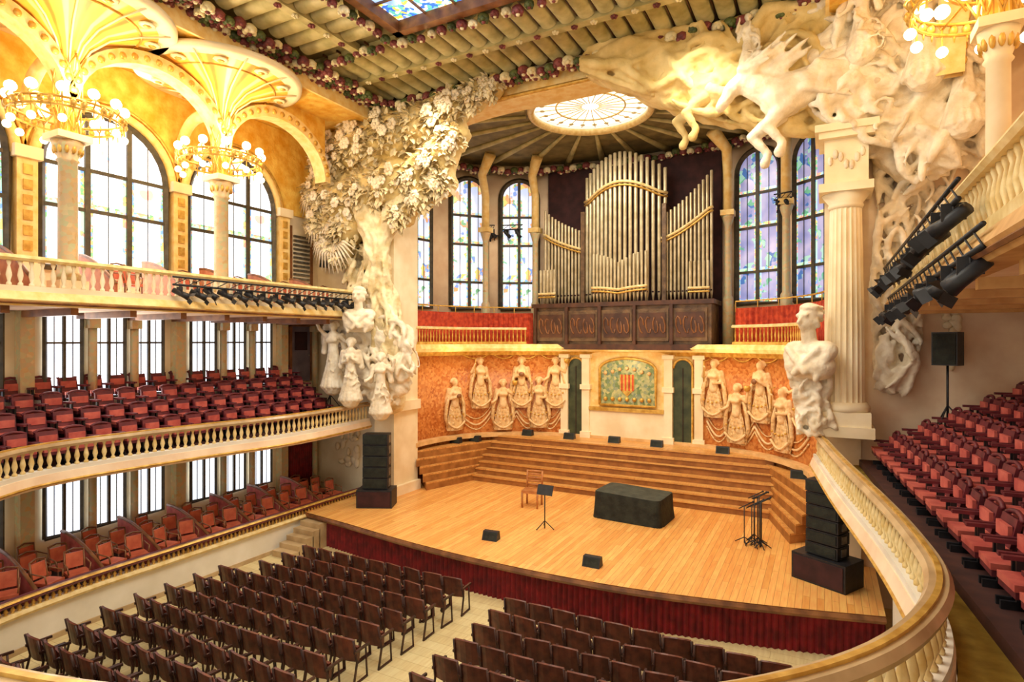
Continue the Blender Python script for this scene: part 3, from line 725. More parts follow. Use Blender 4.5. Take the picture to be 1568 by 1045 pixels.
def muse(x,z,k,h=2.05):
    y,a=apse_pt(7,5.3,x)
    fb=MB(); S=T(0,0,0,0,h); fb.merge(mlib[k],S)
    ob=fb.build('muse_relief_sculpture',(x+math.sin(a)*.12,y-math.cos(a)*.12,z),None,a); remesh(ob,.032,smooth=1)
    sk=MB()
    prof=[(.17*h,-.02*h),(.19*h,.04*h),(.17*h,.15*h),(.14*h,.3*h),(.11*h,.45*h),(.08*h,.54*h)]
    vs=[];fs=[];n=40
    for r,zz in prof:
        for q in range(n):
            t=2*pi*q/n; rr=r*(1+.09*math.cos(10*t)); vs.append((rr*math.cos(t),rr*math.sin(t)*.3,zz))
    for i in range(len(prof)-1):
        for q in range(n): q2=(q+1)%n; fs.append((i*n+q,i*n+q2,(i+1)*n+q2,(i+1)*n+q))
    sk.add(vs,fs,M['skirt'],True)
    sk.tube([((-.2+.4*q/8)*h,-.03-.05*h,(.16-.13*math.sin(pi*q/8))*h) for q in range(9)],.02*h,M['musew'],6)
    for q in range(5): sk.sph(((-.16+.08*q)*h,-.07*h,(.30-.05*math.sin(pi*q/4))*h),.022*h,M['goldd'],6,4)
    for sg in (-1,1): sk.tube([(sg*.13*h,.0,.72*h),(sg*.2*h,-.02,.5*h),(sg*.22*h,-.0,.25*h),(sg*.17*h,.0,.02*h)],[.03*h,.04*h,.04*h,.015*h],M['skirt'],6)
    if k==1: sk.tube([(-.14*h,-.1*h,.62*h),(-.14*h,-.1*h,1.0*h),(-.05*h,-.1*h,1.03*h)],.02,M['goldd'],6)
    if k==2: sk.lathe([(.02,0),(.1,.06),(.12,.2),(.1,.22)],(.24*h,-.08*h,.9*h),M['goldd'],10)
    if k==0: sk.sph((0,-.16*h,.68*h),(.12,.05,.1),M['wood'],8,6)
    s=sk.build('mosaic_skirt',None,ob)
ms=[(-13.6,2.9),(-12.95,3.75),(-12.2,2.8),(-11.5,3.75),(-10.8,2.9),(-10.1,3.75)]
for i,(x,z) in enumerate(ms): muse(x,z,i%3)
for i,(x,z) in enumerate([(-3.6,3.75),(-2.75,2.9),(-1.9,3.75),(-1.15,2.9),(-.5,3.75)]): muse(x,z,(i+1)%3)
for (x0,x1,z) in ((-13.5,-9.9,3.2),(-3.9,-.4,3.2)):
    b=MB()
    xs=[x0+(x1-x0)*k/4 for k in range(5)]
    for a0,a1 in zip(xs,xs[1:]):
        for dzz,rr,mm,dd in ((.1,.04,'musew',.55),(.3,.025,'skirt',.5),(2.6,.03,'goldd',.25),(-.1,.03,'skirt',.55)):
            pts=[]
            for q in range(11):
                xx=a0+(a1-a0)*q/10; yy,aa=apse_pt(7,5.3,xx); pts.append((xx+math.sin(aa)*.03,yy-math.cos(aa)*.03,z+.25+dzz-dd*math.sin(pi*q/10)))
            b.tube(pts,rr,M[mm],6)
    b.build('mosaic_garland_swags')
# ------------------------------------------------------------------ choir gallery
b=MB(); rp=apse(6.6,4.9)
b.sweep(rp,[(.1,6.12),(.16,6.25),(.1,6.42),(-2.6,6.42),(-2.6,6.12)],M['arch'])
b.build('choir_gallery_floor')
b=MB()
for x0,x1 in ((-14,-10.9),(-3.1,1)):
    q=[p for p in rp if x0<=p[0]<=x1]
    b.sweep(q,[(.1,7.02),(.12,7.06),(.08,7.12),(-.08,7.12),(-.1,7.02)],M['balus']); b.sweep(q,[(.06,6.42),(.06,6.52),(-.06,6.52),(-.06,6.42)],M['goldd'])
    balusters(b,q,.17,6.52,7.02,.036,M['goldd'],6)
b.build('choir_balustrade')
dr=MB()
for x0,x1 in ((-14.4,-10.8),(-3.2,1)):
    q=[p for p in apse(7.1,5.5) if x0<=p[0]<=x1]
    q=[(p[0],p[1]) for p,_ in resample(q,.11)]
    q=[(p[0],p[1]+(.04 if i%2 else -.04)) for i,p in enumerate(q)]
    dr.sweep(q,[(.03,6.42),(.03,7.75),(-.03,7.75),(-.03,6.42)],M['red'])
    dr.tube([(p[0],p[1],8.0) for p in q],.03,M['goldd'],6)
    for p in q[::8]: dr.tube([(p[0],p[1],7.6),(p[0],p[1],8.0)],.02,M['goldd'],5)
dr.build('red_choir_drape')
OW=apse(8.6,7.0,k=80)
b=MB(); b.sweep(OW,[(0,6.1),(0,14.7),(-.3,14.7),(-.3,6.1)],M['pink'],True)
b.build('wall_back')
for x in (-15.42,-14.25,-12.4): 
    y,a=apse_pt(8.6,7.0,x); window((x+math.sin(a)*.1,y-math.cos(a)*.1,8.0),a,1.7,5.9,True,2,[1.2,2.9,4.2],M['gl2'],fw=.11)
for x in (-2.2,-.25,1.2):
    y,a=apse_pt(8.6,7.0,x); window((x+math.sin(a)*.1,y-math.cos(a)*.1,8.0),a,1.7,5.9,True,2,[1.2,2.9,4.2],M['gl3'],fw=.11)
b=MB()
for x in (-15.0,-13.35,-11.45,-3.3,-1.2,.6):
    y,a=apse_pt(8.0,6.4,x)
    b.lathe([(.2,6.42),(.2,8.2),(.14,8.3),(.13,11.0),(.22,11.3),(.24,11.4)],(x,y,0),M['framep'],14); b.box(x-.25,x+.25,y-.25,y+.25,11.4,11.6,M['arch'])
    b.tube([(x,y,11.6),(x,y,13.0),(x*1.0+.0,y-.3,13.9),(x+(-7-x)*.12,y-.9,14.5)],[.18,.18,.2,.26],M['arch'],8)
b.build('gallery_columns')
b=MB()
N=64; C=(-7.2,19.35)
def ray_out(a):
    r=2.1
    while r<12:
        x=C[0]+r*math.cos(a); y=C[1]+r*math.sin(a)
        if y>18:
            if (abs(x+7)/8.6)**2.5+((y-18)/7.0)**2.5>1: break
        else:
            if y<17.2 or abs(x+7)>8.6: break
        r+=.05
    return r
vs=[];fs=[]
for i in range(N):
    a=2*pi*i/N; ro=ray_out(a)
    vs+=[(C[0]+2.0*math.cos(a),C[1]+2.0*math.sin(a),14.6),(C[0]+ro*math.cos(a),C[1]+ro*math.sin(a),14.6)]
for i in range(N): j=(i+1)%N; fs.append((2*i,2*i+1,2*j+1,2*j))
b.add(vs,fs,M['ceil'])
for i in range(24):
    a=2*pi*i/24; ro=ray_out(a)
    if ro>2.8: b.tube([(C[0]+2.3*math.cos(a),C[1]+2.3*math.sin(a),14.56),(C[0]+ro*math.cos(a),C[1]+ro*math.sin(a),14.56)],[.06,.16],M['rib'],6)
b.build('ceiling_apse')
b=MB(); b.lathe([(1.95,14.75),(1.95,14.78)],(C[0],C[1],0),M['sky2'],48)
b.tube([(C[0]+2.08*math.cos(2*pi*i/48),C[1]+2.08*math.sin(2*pi*i/48),14.56) for i in range(49)],.13,M['balus'],8)
b.tube([(C[0]+1.2*math.cos(2*pi*i/48),C[1]+1.2*math.sin(2*pi*i/48),14.7) for i in range(49)],.03,M['balus'],6)
for i in range(24):
    a=2*pi*i/24; b.tube([(C[0]+.3*math.cos(a),C[1]+.3*math.sin(a),14.72),(C[0]+1.95*math.cos(a),C[1]+1.95*math.sin(a),14.7)],.015,M['balus'],5)
    b.sph((C[0]+1.7*math.cos(a),C[1]+1.7*math.sin(a),14.7),(.1,.1,.03),M['rosew'],6,5)
b.build('round_skylight')
garland('rose_garland',[(p[0],p[1],14.3) for p in apse(8.1,6.5)],.3,2,.17)
# ------------------------------------------------------------------ organ
b=MB()
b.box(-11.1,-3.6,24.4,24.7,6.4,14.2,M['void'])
b.box(-10.95,-3.7,22.7,24.4,6.3,7.95,M['orgdk']); b.box(-11.05,-3.6,22.6,24.4,7.95,8.12,M['woodd']); b.box(-11.05,-3.6,22.55,24.4,6.2,6.42,M['woodd'])
for k in range(5):
    x=-10.8+k*1.43; b.box(x,x+1.25,22.62,22.7,6.55,7.8,M['orgdk']); b.box(x+.1,x+1.15,22.58,22.62,6.7,7.65,M['woodd'])
    for j in range(4): b.tube([(x+.2+j*.28+.1*math.cos(t*.9+j),22.57,7.17+.32*math.sin(t*.8+j)) for t in range(7)],.03,M['wood'],5)
    b.box(x-.12,x,22.5,22.7,6.42,7.95,M['woodd'])
def pipe(x,y,z0,z1,r):
    b.lathe([(r*.35,0),(r*.9,.3),(r,.34),(r,z1-z0-.02),(r*.85,z1-z0)],(x,y,z0),M['organ'],10)
    b.box(x-r*.55,x+r*.55,y-r-.012,y-r*.7,z0+.36,z0+.42,M['void'])
def tower(x0,x1,y,n,ztop,z0=8.12,bulge=0,bands=(.33,.86)):
    for k in range(n):
        t=(k+.5)/n; x=x0+(x1-x0)*t; yy=y-bulge*math.sin(pi*t); r=(x1-x0)/n*.36
        pipe(x,yy,z0,ztop(t),r)
    for zf in bands:
        pts=[]
        for k in range(13):
            t=k/12; zt=ztop(min(max(t,.05),.95)); pts.append((x0+(x1-x0)*t,y-bulge*math.sin(pi*t)-(x1-x0)/n*.45,z0+(zt-z0)*zf))
        b.tube(pts,.06,M['balus'],6); b.tube([(p_[0],p_[1],p_[2]-.14) for p_ in pts],.04,M['goldd'],6)
tower(-10.95,-9.05,23.6,12,lambda t:12.5-1.3*(t**.6),bands=(.75,))
tower(-9.0,-5.5,23.6,17,lambda t:13.4+.75*math.sin(pi*t),8.12,.75,bands=(.8,))
tower(-5.75,-3.75,23.5,13,lambda t:11.6+1.6*(t**1.4),bands=(.72,))
tower(-8.4,-6.1,22.78,15,lambda t:9.7+.4*abs(math.cos(pi*t)),8.12,.1,bands=(.3,))
tower(-10.9,-10.1,23.0,5,lambda t:9.6,8.12,bands=(.3,)); tower(-4.6,-3.8,23.0,5,lambda t:9.6,8.12,bands=(.3,))
for x in (-9.02,-5.6): b.box(x-.08,x+.08,23.3,24.4,8.12,12.0,M['orgdk'])
b.build('pipe_organ')
# ------------------------------------------------------------------ sculptures
def blob(name,segs,m,vox,disp=0,ds=.5,sm=2,extra=None):
    q=MB()
    for s in segs: q.capsule(s[0],s[1],s[2],s[3],m,10)
    if extra: extra(q)
    ob=q.build(name); remesh(ob,vox,disp,ds,sm); return ob
Yt=16.3
par=bpy.data.objects.new('tree_and_bust_sculpture',None); sc.collection.objects.link(par)
random.seed(31)
segs=[((-13.7,16.6,4.4),(-13.6,16.4,6.0),.5,.42),((-13.6,16.4,6.0),(-13.9,16.3,8.0),.42,.34),((-13.9,16.3,8.0),(-14.1,16.3,9.8),.34,.36),((-14.1,16.3,9.8),(-14.6,16.2,11.4),.38,.5),
 ((-14.1,16.3,9.8),(-13.2,16.2,11.2),.3,.4),((-13.2,16.2,11.2),(-11.6,16.2,12.4),.35,.3)]
o=blob('trunk',segs,M['stone'],.05,.08,.2,1,lambda q:(strands(q,[(-13.6,4.4),(-13.55,6.2),(-13.9,8.0),(-14.1,9.8),(-14.3,11.2)],[.55,.55,.5,.55,.9],90,M['stone'],15.8,16.3,(.05,.12),.5,1.2),
  strands(q,[(-15.9,10.8),(-15.5,9.6),(-15.0,8.4),(-14.6,7.4)],[.9,.7,.55,.4],90,M['stone'],16.2,16.9,(.05,.12),.4,1.2))); o.parent=par
cr=[]
random.seed(3)
centers=[(-15.9,12.9,.9),(-15.2,13.4,1.0),(-14.2,13.5,1.05),(-13.2,13.7,1.0),(-12.3,13.9,.9),(-11.5,14.1,.8),(-10.8,14.3,.7),(-10.0,14.45,.55),(-9.4,14.6,.45),(-16.4,11.9,.85),(-15.5,11.6,1.05),(-14.5,11.9,1.0),(-13.4,12.0,1.05),(-12.3,12.2,.9),(-11.5,12.6,.85),(-10.9,13.2,.65),(-12.2,11.4,.6),(-13.0,10.9,.55),(-15.5,10.7,.8),(-16.7,11.0,.7),(-16.6,13.2,.6),(-16.9,12.2,.7),(-11.3,11.8,.55),(-16.3,10.2,.5),(-15.8,9.7,.4),(-16.2,13.8,.6),(-15.0,14.2,.7),(-13.8,14.4,.6)]
for x,z,r in centers: cr.append(((x,16.35,z),(x+.1,16.3,z+.1),r*.8,r*.8))
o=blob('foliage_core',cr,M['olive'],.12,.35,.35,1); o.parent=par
lf=MB()
def leaf(mb,p,d,up,L,w,m):
    d=d.normalized(); s=d.cross(up); s=s.normalized() if s.length>1e-3 else d.orthogonal().normalized(); n=s.cross(d)
    v=[p,p+d*L*.4+s*w-n*.03,p+d*L*.45+n*w*.5,p+d*L*.4-s*w-n*.03,p+d*L*.8+s*w*.5-n*.1*L,p+d*L*.8-s*w*.5-n*.1*L,p+d*L-n*.25*L]
    mb.add(v,[(0,1,2),(0,2,3),(1,4,2),(2,5,3),(2,4,6),(2,6,5)],m,True)
def foliage(mb,cs,cnt,y,m,Ls=(.22,.42)):
    for i in range(cnt):
        x,z,r=random.choice(cs); a=random.uniform(0,2*pi); e=random.uniform(-.2,1.4)
        dv=Vector((math.cos(a)*math.cos(e),-abs(math.sin(e))-.15,math.sin(a)*math.cos(e))).normalized()
        p=Vector((x,y,z))+dv*r*.75
        t=Vector((random.uniform(-1,1),random.uniform(-.6,.1),random.uniform(-1,.4)))
        leaf(mb,p,dv*.3+t*.8,Vector((random.uniform(-.5,.5),random.uniform(-.5,.5),1)),random.uniform(*Ls),random.uniform(.06,.13),m)
foliage(lf,centers,3600,Yt,M['stone'])
for i in range(150):
    x,z,r=random.choice(centers); a=random.uniform(0,2*pi); q=random.uniform(0,.8)*r
    c0=(x+q*math.cos(a),Yt-math.sqrt(max(0,(r*.85)**2-q*q))-.08,z+q*math.sin(a)); s_=random.uniform(.7,1.3)
    for k in range(6): lf.sph((c0[0]+.1*s_*math.cos(k*pi/3),c0[1],c0[2]+.1*s_*math.sin(k*pi/3)),(.08*s_,.05,.08*s_),M['white'],6,4)
    lf.sph((c0[0],c0[1]-.04,c0[2]),.05*s_,M['white'],6,4)
for cx,cz in ((-16.3,11.0),(-16.6,12.0),(-15.9,10.2)):
    for k in range(16):
        a=-pi*.05-pi*.95*k/15; lf.tube([(cx,16.0,cz),(cx+.7*math.cos(a),15.8,cz+.5*math.sin(a)),(cx+1.05*math.cos(a),15.95,cz-.2+1.0*math.sin(a))],[.05,.05,.015],M['white'],5)
o=lf.build('leaves_and_blossoms'); o.parent=par
low=[((-15.6,16.5,6.6),(-14.6,16.4,7.0),.5,.55),((-14.6,16.4,7.0),(-13.6,16.3,6.6),.55,.5),((-15.3,16.5,5.6),(-14.2,16.3,5.3),.55,.6),((-14.2,16.3,5.3),(-13.2,16.3,4.9),.55,.35),((-13.0,16.2,5.8),(-12.9,16.2,5.3),.35,.25),((-15.9,16.6,7.3),(-15.4,16.5,7.6),.3,.35)]
o=blob('carved_clouds',low,M['white'],.045,.06,.2,1,lambda q:(strands(q,[(-16.1,7.8),(-15.5,6.6),(-14.6,5.8),(-13.6,5.2),(-12.9,4.6)],[.4,.8,.95,.85,.4],110,M['white'],15.8,16.3,(.05,.13),.3,1.4),
   strands(q,[(-14.9,8.1),(-14.0,7.4),(-13.1,6.4),(-12.7,5.2)],[.5,.65,.55,.3],60,M['white'],15.9,16.3,(.05,.12),.35,1.4))); o.parent=par
def bust(x,y,z,s,rot,m,name='bust'):
    q=MB(); c=lambda a,b_,r0,r1:q.capsule(a,b_,r0,r1,m,12)
    c((-.38,0,.1),(.38,0,.1),.2,.2); c((-.25,-.02,-.2),(.25,-.02,-.2),.28,.28); c((0,0,.15),(0,-.06,.5),.15,.14); c((0,-.06,.68),(0,-.02,.8),.19,.21)
    c((0,-.16,.58),(0,-.18,.56),.1,.08); c((0,-.25,.76),(0,-.3,.66),.03,.05); c((-.1,-.22,.8),(.1,-.22,.8),.045,.045); c((-.05,-.25,.59),(.05,-.25,.59),.025,.025)
    c((-.16,-.05,.68),(-.17,0,.6),.07,.06); c((.16,-.05,.68),(.17,0,.6),.07,.06)
    for k in range(46):
        a=random.uniform(0,2*pi); e=random.uniform(-.35,1.5)
        if math.sin(a)<.1 and e<.75: e=random.uniform(.8,1.5)
        p=Vector((.21*math.cos(a)*math.cos(e),-.02+.23*math.sin(a)*math.cos(e),.78+.22*math.sin(e))); t=Vector((random.uniform(-.1,.1),random.uniform(-.02,.1),random.uniform(-.12,.02)))
        c(p,p+t,.06,.03)
    c((-.35,-.22,.14),(.15,-.3,-.3),.07,.09); c((.35,-.2,.14),(-.1,-.32,-.35),.07,.07); c((-.45,-.1,.0),(-.3,-.2,-.45),.1,.06); c((.45,-.1,.0),(.3,-.2,-.45),.1,.06)
    ob=q.build(name,(x,y,z),None,rot); ob.scale=(s,s,s); remesh(ob,.028,0,1,1); return ob
o=bust(-14.2,15.45,7.35,1.05,.3,M['white']); o.parent=par
for x,y,z,h,a,r in ((-15.4,15.45,4.9,2.3,3,.35),(-14.4,15.25,4.5,2.1,0,.5),(-13.2,15.4,4.1,2.0,2,.6)):
    q=MB(); caps_figure(q,h,M['white'],a)
    strands(q,[(0,1.1),(.05,.6),(0,0)],[.12,.26,.38],18,M['white'],-.25,-.02,(.025,.055),.7,1.0)
    o=q.build('draped_maiden',(x,y,z),None,r); remesh(o,.03,.02,.15,1); o.parent=par
b=MB()
def fluted(mb,x,y,z0,z1,r,m,n=20):
    vs=[];fs=[];k=n*4
    for z,rr in ((z0,r),(z0+(z1-z0)*.35,r*.98),(z1,r*.84)):
        for j in range(k):
            a=2*pi*j/k; q=rr*(1-.09*abs(math.sin(a*n/2))**.6); vs.append((x+q*math.cos(a),y+q*math.sin(a),z))
    for i in range(2):
        for j in range(k): j2=(j+1)%k; fs.append((i*k+j,i*k+j2,(i+1)*k+j2,(i+1)*k+j))
    mb.add(vs,fs,m,False)
x,yy=.45,16.2
fluted(b,x,yy,5.1,9.7,.4,M['cream'])
b.lathe([(.5,4.88),(.52,4.98),(.44,5.1)],(x,yy,0),M['cream'],24); b.lathe([(.35,9.7),(.38,9.78),(.36,9.84),(.52,10.05)],(x,yy,0),M['cream'],24)
b.box(-.12,1.02,15.65,16.9,4.3,4.55,M['cream']); b.box(-.04,.95,15.72,16.9,4.55,4.88,M['cream'])
b.box(-.12,1.0,15.65,16.9,10.05,10.25,M['cream']); b.box(0,.9,15.8,16.9,10.25,11.3,M['cream']); b.box(-.12,1.02,15.62,16.9,11.3,11.45,M['cream']); b.box(-.2,1.1,15.55,16.9,11.45,11.62,M['cream'])
for k in range(7): b.sph((.12+k*.11,15.79,10.8+.15*math.sin(k*1.3)),(.06,.03,.12),M['white'],6,4)
b.build('doric_column')
o=bust(-.3,15.7,6.2,1.2,-.7,M['white'],'composer_bust_sculpture')
random.seed(17)
blob('bust_pedestal_carving',[((-.25,16.0,6.1),(-.2,16.1,5.3),.3,.25),((-.2,16.1,5.3),(-.15,16.4,4.5),.25,.3)],M['white'],.04,.05,.15,1,lambda q:strands(q,[(-.25,6.2),(-.3,5.6),(-.25,4.9),(-.15,4.3)],[.5,.42,.35,.45],70,M['white'],15.6,16.0,(.04,.09),.5,1.4))
random.seed(11)
blob('steam_cloud_relief',[],M['white'],.045,.05,.15,1,lambda q:(strands(q,[(1.35,5.2),(1.55,6.6),(1.45,8.0),(1.75,9.6),(1.95,11.2),(1.9,12.0)],[.3,.45,.42,.6,.85,.9],210,M['white'],16.4,16.95,(.04,.12),.16,2.2)))
# valkyries
par2=bpy.data.objects.new('valkyrie_horses_sculpture',None); sc.collection.objects.link(par2)
def horse(x,y,z,s,ry,m,rz=0):
    q=MB(); c=lambda a,b_,r0,r1:q.capsule(a,b_,r0,r1,m,12)
    c((-.55,0,0),(.1,0,-.03),.4,.35); c((.1,0,-.03),(.7,0,.03),.35,.4); c((-.6,0,.1),(-1.05,0,.6),.33,.2); c((-1.05,0,.62),(-1.28,0,.56),.19,.16); c((-1.28,0,.56),(-1.58,0,.34),.14,.1)
    for e in (-.08,.08): c((-1.02,e,.78),(-.99,e,.94),.05,.015)
    for e in (-.11,.11): c((-1.25,e,.62),(-1.27,e,.62),.035,.03)
    for k in range(26):
        t=random.random(); px=-1.05+.6*t; pz=.82-.4*t; c((px,random.uniform(-.15,.1),pz),(px+random.uniform(.3,.8),random.uniform(-.4,.1),pz+random.uniform(-.1,.3)),.09,.03)
    for e,dx in ((-.17,0),(.17,.25)):
        c((-.55,e,-.2),(-1.0-dx,e,-.42),.19,.11); c((-1.0-dx,e,-.42),(-.85-dx,e,-.85),.1,.07); c((-.85-dx,e,-.85),(-.97-dx,e,-1.0),.07,.1)
    for e,dx in ((-.18,0),(.18,-.3)):
        c((.75,e,-.1),(.85+dx,e,-.5),.27,.15); c((.85+dx,e,-.5),(1.2+dx,e,-.75),.13,.08); c((1.2+dx,e,-.75),(1.1+dx,e,-1.15),.07,.06); c((1.1+dx,e,-1.15),(1.0+dx,e,-1.25),.07,.1)
    for k in range(8): c((1.05,0,.15),(1.6+.1*k,.1,.4-.18*k),.09,.05)
    for k in range(16):
        a=random.uniform(-.3,.5); c((a,-.36,.2-random.random()*.3),(a+random.uniform(.4,.9),-.3,-.1-random.random()*.5),.09,.03)
    ob=q.build('horse',(x,y,z)); ob.rotation_euler=(0,ry,rz); ob.scale=(s,s,s); remesh(ob,.035,.04,.15,1); ob.parent=par2; return ob
horse(-.25,15.85,12.75,1.3,-.35,M['white'],.12)
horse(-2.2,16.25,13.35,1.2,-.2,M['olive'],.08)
horse(1.5,16.0,13.5,1.25,-.5,M['white'],.05)
random.seed(5)
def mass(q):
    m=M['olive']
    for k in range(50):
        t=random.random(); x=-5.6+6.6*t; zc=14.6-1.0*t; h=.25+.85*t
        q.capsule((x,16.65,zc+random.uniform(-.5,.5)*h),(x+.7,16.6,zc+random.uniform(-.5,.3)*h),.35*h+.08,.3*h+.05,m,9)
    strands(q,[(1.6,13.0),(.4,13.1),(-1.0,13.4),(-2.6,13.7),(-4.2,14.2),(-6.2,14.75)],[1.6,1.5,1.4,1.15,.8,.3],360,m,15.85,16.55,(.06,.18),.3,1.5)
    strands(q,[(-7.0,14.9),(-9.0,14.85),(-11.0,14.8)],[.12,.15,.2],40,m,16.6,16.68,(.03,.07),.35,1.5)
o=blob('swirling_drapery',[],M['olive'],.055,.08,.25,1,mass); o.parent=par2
def mass2(q):
    m=M['white']
    for k in range(50):
        x=random.uniform(.9,2.7); z=random.uniform(11.0,14.9); q.capsule((x,16.6,z),(x+.2,16.5,z-.4),.45,.32,m,9)
    strands(q,[(2.4,10.2),(2.0,11.8),(1.7,13.0),(2.0,14.2),(2.2,15.1)],[.6,1.1,1.5,1.5,1.2],340,m,15.6,16.5,(.05,.16),.26,1.8)
    strands(q,[(3.3,12.4),(2.3,13.4),(1.0,13.3),(-.1,12.5)],[.6,.9,.8,.35],150,m,15.4,16.2,(.05,.13),.3,1.6)
    strands(q,[(-.4,15.0),(.6,14.5),(1.8,14.3),(2.9,14.5)],[.3,.5,.6,.5],90,m,15.7,16.3,(.05,.13),.35,1.4)
    strands(q,[(-.3,12.6),(.4,12.2),(1.1,11.8),(1.4,11.0)],[.3,.55,.6,.4],90,m,15.5,16.3,(.05,.13),.4,1.4)
o=blob('cloud_and_mane',[],M['white'],.05,.06,.2,1,mass2); o.parent=par2
for x,y,z,h,a,r in ((1.9,15.3,12.2,2.2,3,-.3),(.75,15.4,13.0,1.8,2,-.4),(2.6,15.5,11.1,2.1,0,-.2),(-1.7,15.9,13.4,1.4,1,.1)):
    q=MB(); caps_figure(q,h,M['white'],a); strands(q,[(0,1.1),(.1,.5),(.3,-.1)],[.12,.3,.45],20,M['white'],-.25,.1,(.025,.06),.7,1.0)
    o=q.build('valkyrie',(x,y,z),None,r); remesh(o,.03,.02,.15,1); o.parent=par2
b=MB()
for k in range(26):
    a=random.uniform(0,2*pi); q=random.uniform(.2,.75); b.sph((-16.1+q*math.cos(a),16.95,2.6+1.1*q*math.sin(a)),(random.uniform(.08,.2),.06,random.uniform(.08,.2)),M['cream'],8,6)
b.build('wall_relief_medallion')
b=MB()
for k in range(70):
    a=random.uniform(-.6,2.4); q=.75; b.sph((2.2+q*math.cos(a)*.6+random.uniform(-.12,.12),16.97,6.6+1.2*math.sin(a)+random.uniform(-.1,.1)),(random.uniform(.05,.12),.07,random.uniform(.06,.15)),M['cream'],8,6)
b.build('wall_relief_ornament')
# ------------------------------------------------------------------ stalls chairs
sc_=MB()
sc_.box(-.225,.225,-.1,-.03,.38,.66,M['chairb'])
for k in range(4):
    x0=-.25+k*.125; x1=x0+.125; f=lambda x:-.16-.05*(1-(x/.25)**2)
    g=lambda x:.86+.03*(1-(x/.25)**2)
    vs=[(x0,f(x0),.42),(x1,f(x1),.42),(x1,f(x1)+.035,.42),(x0,f(x0)+.035,.42),(x0,f(x0)-.08,g(x0)),(x1,f(x1)-.08,g(x1)),(x1,f(x1)-.045,g(x1)+.01),(x0,f(x0)-.045,g(x0)+.01)]
    sc_.add(vs,[(0,3,2,1),(4,5,6,7),(0,1,5,4),(1,2,6,5),(2,3,7,6),(3,0,4,7)],M['chairb'])
for x in(-.27,.27):
    sc_.box(x-.022,x+.022,-.24,.2,.6,.645,M['chairf']); sc_.tube([(x,.14,0),(x,.1,.6)],.02,M['chairf'],5); sc_.tube([(x,-.26,0),(x,-.16,.42),(x*.95,-.25,.86)],.024,M['chairf'],5); sc_.box(x-.02,x+.02,-.27,.14,.0,.03,M['chairf'])
random.seed(2)
for r in range(14):
    y=12.0-.67*r
    nL=9 if r<3 else 10
    L=[(-7.9-.58*k-.05*min(r,6),y-.1*(k/9)**2) for k in range(nL)]
    R=[(-6.0+.58*k,y-.35-.1*(k/9)**2) for k in range(12 if r>0 else 10)]
    for blk in (L,R):
        m=MB()
        for (x,yy) in blk: m.merge(sc_,T(x,yy,0,random.uniform(-.1,.1)+(-7-x)*-.02))
        m.build('stalls_chair_row')
# ------------------------------------------------------------------ stage equipment
ZS=.95
b=MB()
def cover(mb):
    N=48; 
    prof=[(1.02,0.0),(1.0,.2),(.985,.5),(.98,.74),(.965,.8)]
    def ring(s,z):
        out=[]
        for i in range(N):
            a=2*pi*(i+.5)/N; c_,s_=math.cos(a),math.sin(a)
            x=1.1*s*(abs(c_)**.18)*(1 if c_>0 else -1); y=.72*s*(abs(s_)**.18)*(1 if s_>0 else -1)
            w=1+.015*math.sin(i*2.7)*(1-z); out.append((x*w,y*w,z+(.04 if z>.6 and x<0 else 0)))
        return out
    vs=[];fs=[]
    for s,z in prof: vs+=ring(s,z)
    for j in range(len(prof)-1):
        for i in range(N): i2=(i+1)%N; fs.append((j*N+i,j*N+i2,(j+1)*N+i2,(j+1)*N+i))
    mb.add(vs,fs,M['cloth'],True)
    vs=ring(.965,.8)+ring(.5,.82); fs=[(i,(i+1)%N,N+(i+1)%N,N+i) for i in range(N)]+[tuple(N+i for i in range(N))]
    mb.add(vs,fs,M['cloth_lit'],True)
cover(b); b.build('covered_piano',(-5.35,18.3,ZS),None,-.08)
def speaker_stack(name,x,y,w,n,hh,sub,rot):
    b=MB(); b.box(-sub[0]/2,sub[0]/2,-sub[1]/2,sub[1]/2,0,sub[2],M['blk']); b.box(-sub[0]/2+.05,sub[0]/2-.05,-sub[1]/2-.02,-sub[1]/2,.05,sub[2]-.05,M['void'])
    z=sub[2]+.02
    for k in range(n):
        o=.03*math.sin(k*.6); b.box(-w/2,w/2,-.25+o,.25+o,z,z+hh,M['blk']); b.box(-w/2+.04,w/2-.04,-.27+o,-.25+o,z+.03,z+hh-.03,M['cloth'])
        b.box(-w/2-.02,-w/2,-.1+o,.1+o,z+.05,z+hh-.05,M['metal']); b.box(w/2,w/2+.02,-.1+o,.1+o,z+.05,z+hh-.05,M['metal']); z+=hh+.02
    return b.build(name,(x,y,ZS),None,rot)
speaker_stack('line_array_speaker_stack',-13.45,15.5,.85,5,.35,(1.2,.75,.6),.45)
speaker_stack('line_array_speaker_stack',.05,15.5,.75,6,.27,(1.25,.8,.62),-.5)
def wedge(name,x,y,z,rot,s=1):
    b=MB(); vs=[(-.28,-.18,0),(.28,-.18,0),(.28,.18,0),(-.28,.18,0),(-.28,-.06,.3),(.28,-.06,.3),(.28,.12,.3),(-.28,.12,.3)]
    b.add([tuple(c*s for c in v) for v in vs],[(0,3,2,1),(4,5,6,7),(0,1,5,4),(1,2,6,5),(2,3,7,6),(3,0,4,7)],M['blk'])
    b.add([tuple(c*s for c in v) for v in [(-.24,-.175,.04),(.24,-.175,.04),(.24,-.08,.27),(-.24,-.08,.27)]],[(0,1,2,3)],M['cloth']); b.tube([(-.1*s,.14*s,.2*s),(.1*s,.14*s,.2*s)],.015,M['metal'],5)
    return b.build(name,(x,y,z),None,rot)
wedge('stage_monitor',-8.3,14.35,ZS,.1,.8); wedge('stage_monitor',-5.1,13.85,ZS,0,.8)
